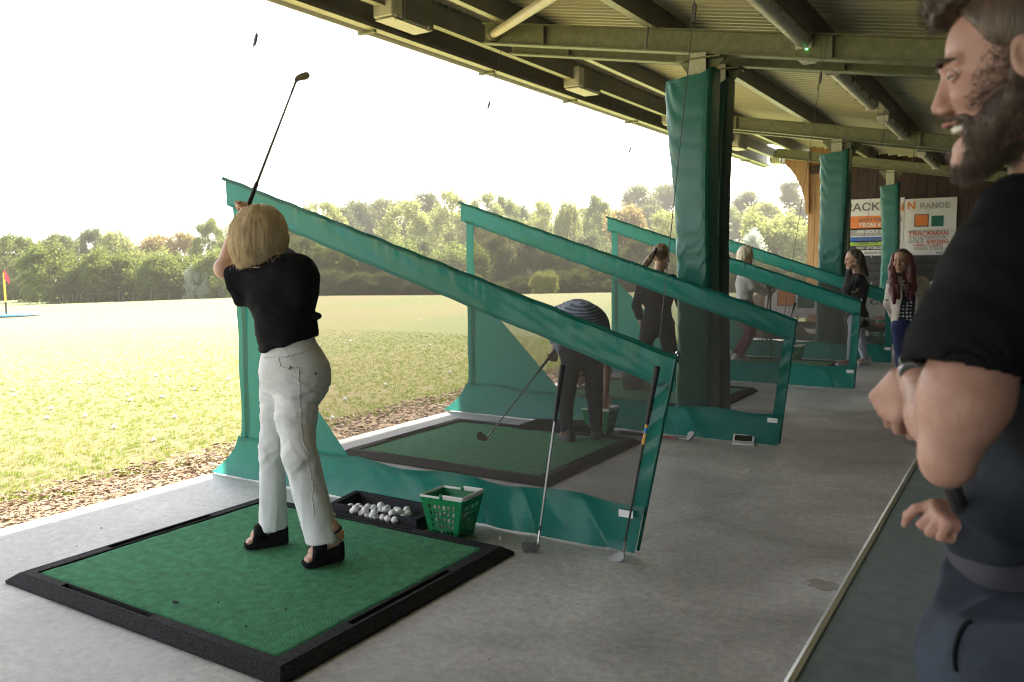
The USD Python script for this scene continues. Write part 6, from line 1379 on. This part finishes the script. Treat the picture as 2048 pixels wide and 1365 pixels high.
    S.cut(P(1925, 742, -.02), unit(-ZUP * .93 - RGT * .27 - .1 * FWD)); S.cap(P(1925, 800, -.02), P(1934, 735, -.02), .072, .070, .005, sub=True)
    sm = relax(S.mesh(), 3); folds(sm, .0045, 14, 35, None, (.8, .8, 1.3)); obj('sleeve', sm, M['black_shirt'], t, smooth=True)
    obj('collar', tube([hc - .205 * ZUP + RGT * .075 + FWD * .03 + .075 * (math.cos(a) * RGT + math.sin(a) * FWD) - [0, 0, .02 * math.cos(a + PI)] for a in np.linspace(0, 2 * PI, 25)], .016, 8, False), M['navy_polo'], t, smooth=True)
    S = Field(lo, hi, .007); S.cap(P(2098, 1080, .22), P(2095, 1160, .22), .163, .167, .03, RGT, .97).el(P(1998, 1100, .19), (.058, .11, .06), k=.05).cut(P(1950, 1200, .1), unit(-ZUP + .12 * RGT)).cut(P(1950, 1098, .1), ZUP); obj('shirt_tail', relax(S.mesh(), 3), M['grey_hem'], t, smooth=True)
    lo2 = lo.copy(); lo2[2] = -.02
    T = Field(lo2, hi, .009); T.cap(P(2085, 1160, .22), P(2075, 1290, .2), .168, .172, .04, RGT, .95)
    foot = []
    for a, b, w in (((1985, 1320, .14), .12, 1), ((2095, 1320, .34), .3, 2)):
        p0 = P(*a); p1 = p0 * [1, 1, 0] + [0, 0, .50] - RGT * .01; p2 = p0 * [1, 1, 0] + [0, 0, .1] + RGT * .03; foot.append(p2)
        T.cap(P(2060, 1200, .14 + .2 * (w - 1)), p0, .13, .112, .05).cap(p0, p1, .112, .08, .04).cap(p1, p2, .08, .07, .03)
    T.cut(P(1990, 1150, .2), unit(ZUP - .3 * RGT)).cut([0, 0, .09], -ZUP)
    tm = relax(T.mesh(), 4); folds(tm, .005, 13, 41, None, (.9, .9, 1.2)); tr = obj('trousers', tm, M['slate_trouser'], t, smooth=True)
    pe = snap(tm, dense([P(1924, 1158, .06), P(1896, 1200, .05), P(1877, 1250, .04), P(1876, 1320, .04), P(1884, 1362, .04)], 30), .001)
    for _ in range(30): pe[1:-1] = (pe[:-2] + pe[1:-1] + pe[2:]) / 3
    obj('pocket_edge', tube(pe, .004, 6), M['black_shirt'], tr, smooth=True)
    for p2 in foot:
        F_ = Field(p2 - .35, p2 + .35, .01); F_.cap(p2 * [1, 1, 0] + [0, 0, .05], p2 * [1, 1, 0] + [0, 0, .035] - RGT * .17, .045, .04, .03).cap(p2 * [1, 1, 0] + [0, 0, .06], p2, .045, .05, .02).cut([0, 0, .004], -ZUP); obj('shoe', relax(F_.mesh(), 2), M['shoe_dark'], t, smooth=True)
    # wrist watch
    d = unit(P(1782, 806, .2) - wr_); a = unit(np.cross(d, ZUP)); b = np.cross(d, a); c = wr_ - d * .012
    wt = obj('watch_strap', tube([c + (.034 * math.cos(x) * a + .029 * math.sin(x) * b) for x in np.linspace(0, 2 * PI, 27)], .0075, 8, False), M['black'], t, smooth=True)
    wn = unit(-FWD * .75 + ZUP * .35 - RGT * .3); wn = unit(wn - d * (wn @ d)); w2 = np.cross(d, wn)
    obj('watch_case', tube([c + wn * .028, c + wn * .037, c + wn * .041], [.021, .021, .018], 18), M['shaft_grey'], wt); obj('watch_glass', tube([c + wn * .0412, c + wn * .0422], .0165, 18), M['black'], wt)
    club(P(1902, 968, .13), at(2230, 1700, 1.62) * [1, 1, 0] + [0, 0, .03], -RGT, 'black gripped club held at the belly of the bearded person', 'black', grip_l=.26)
man()
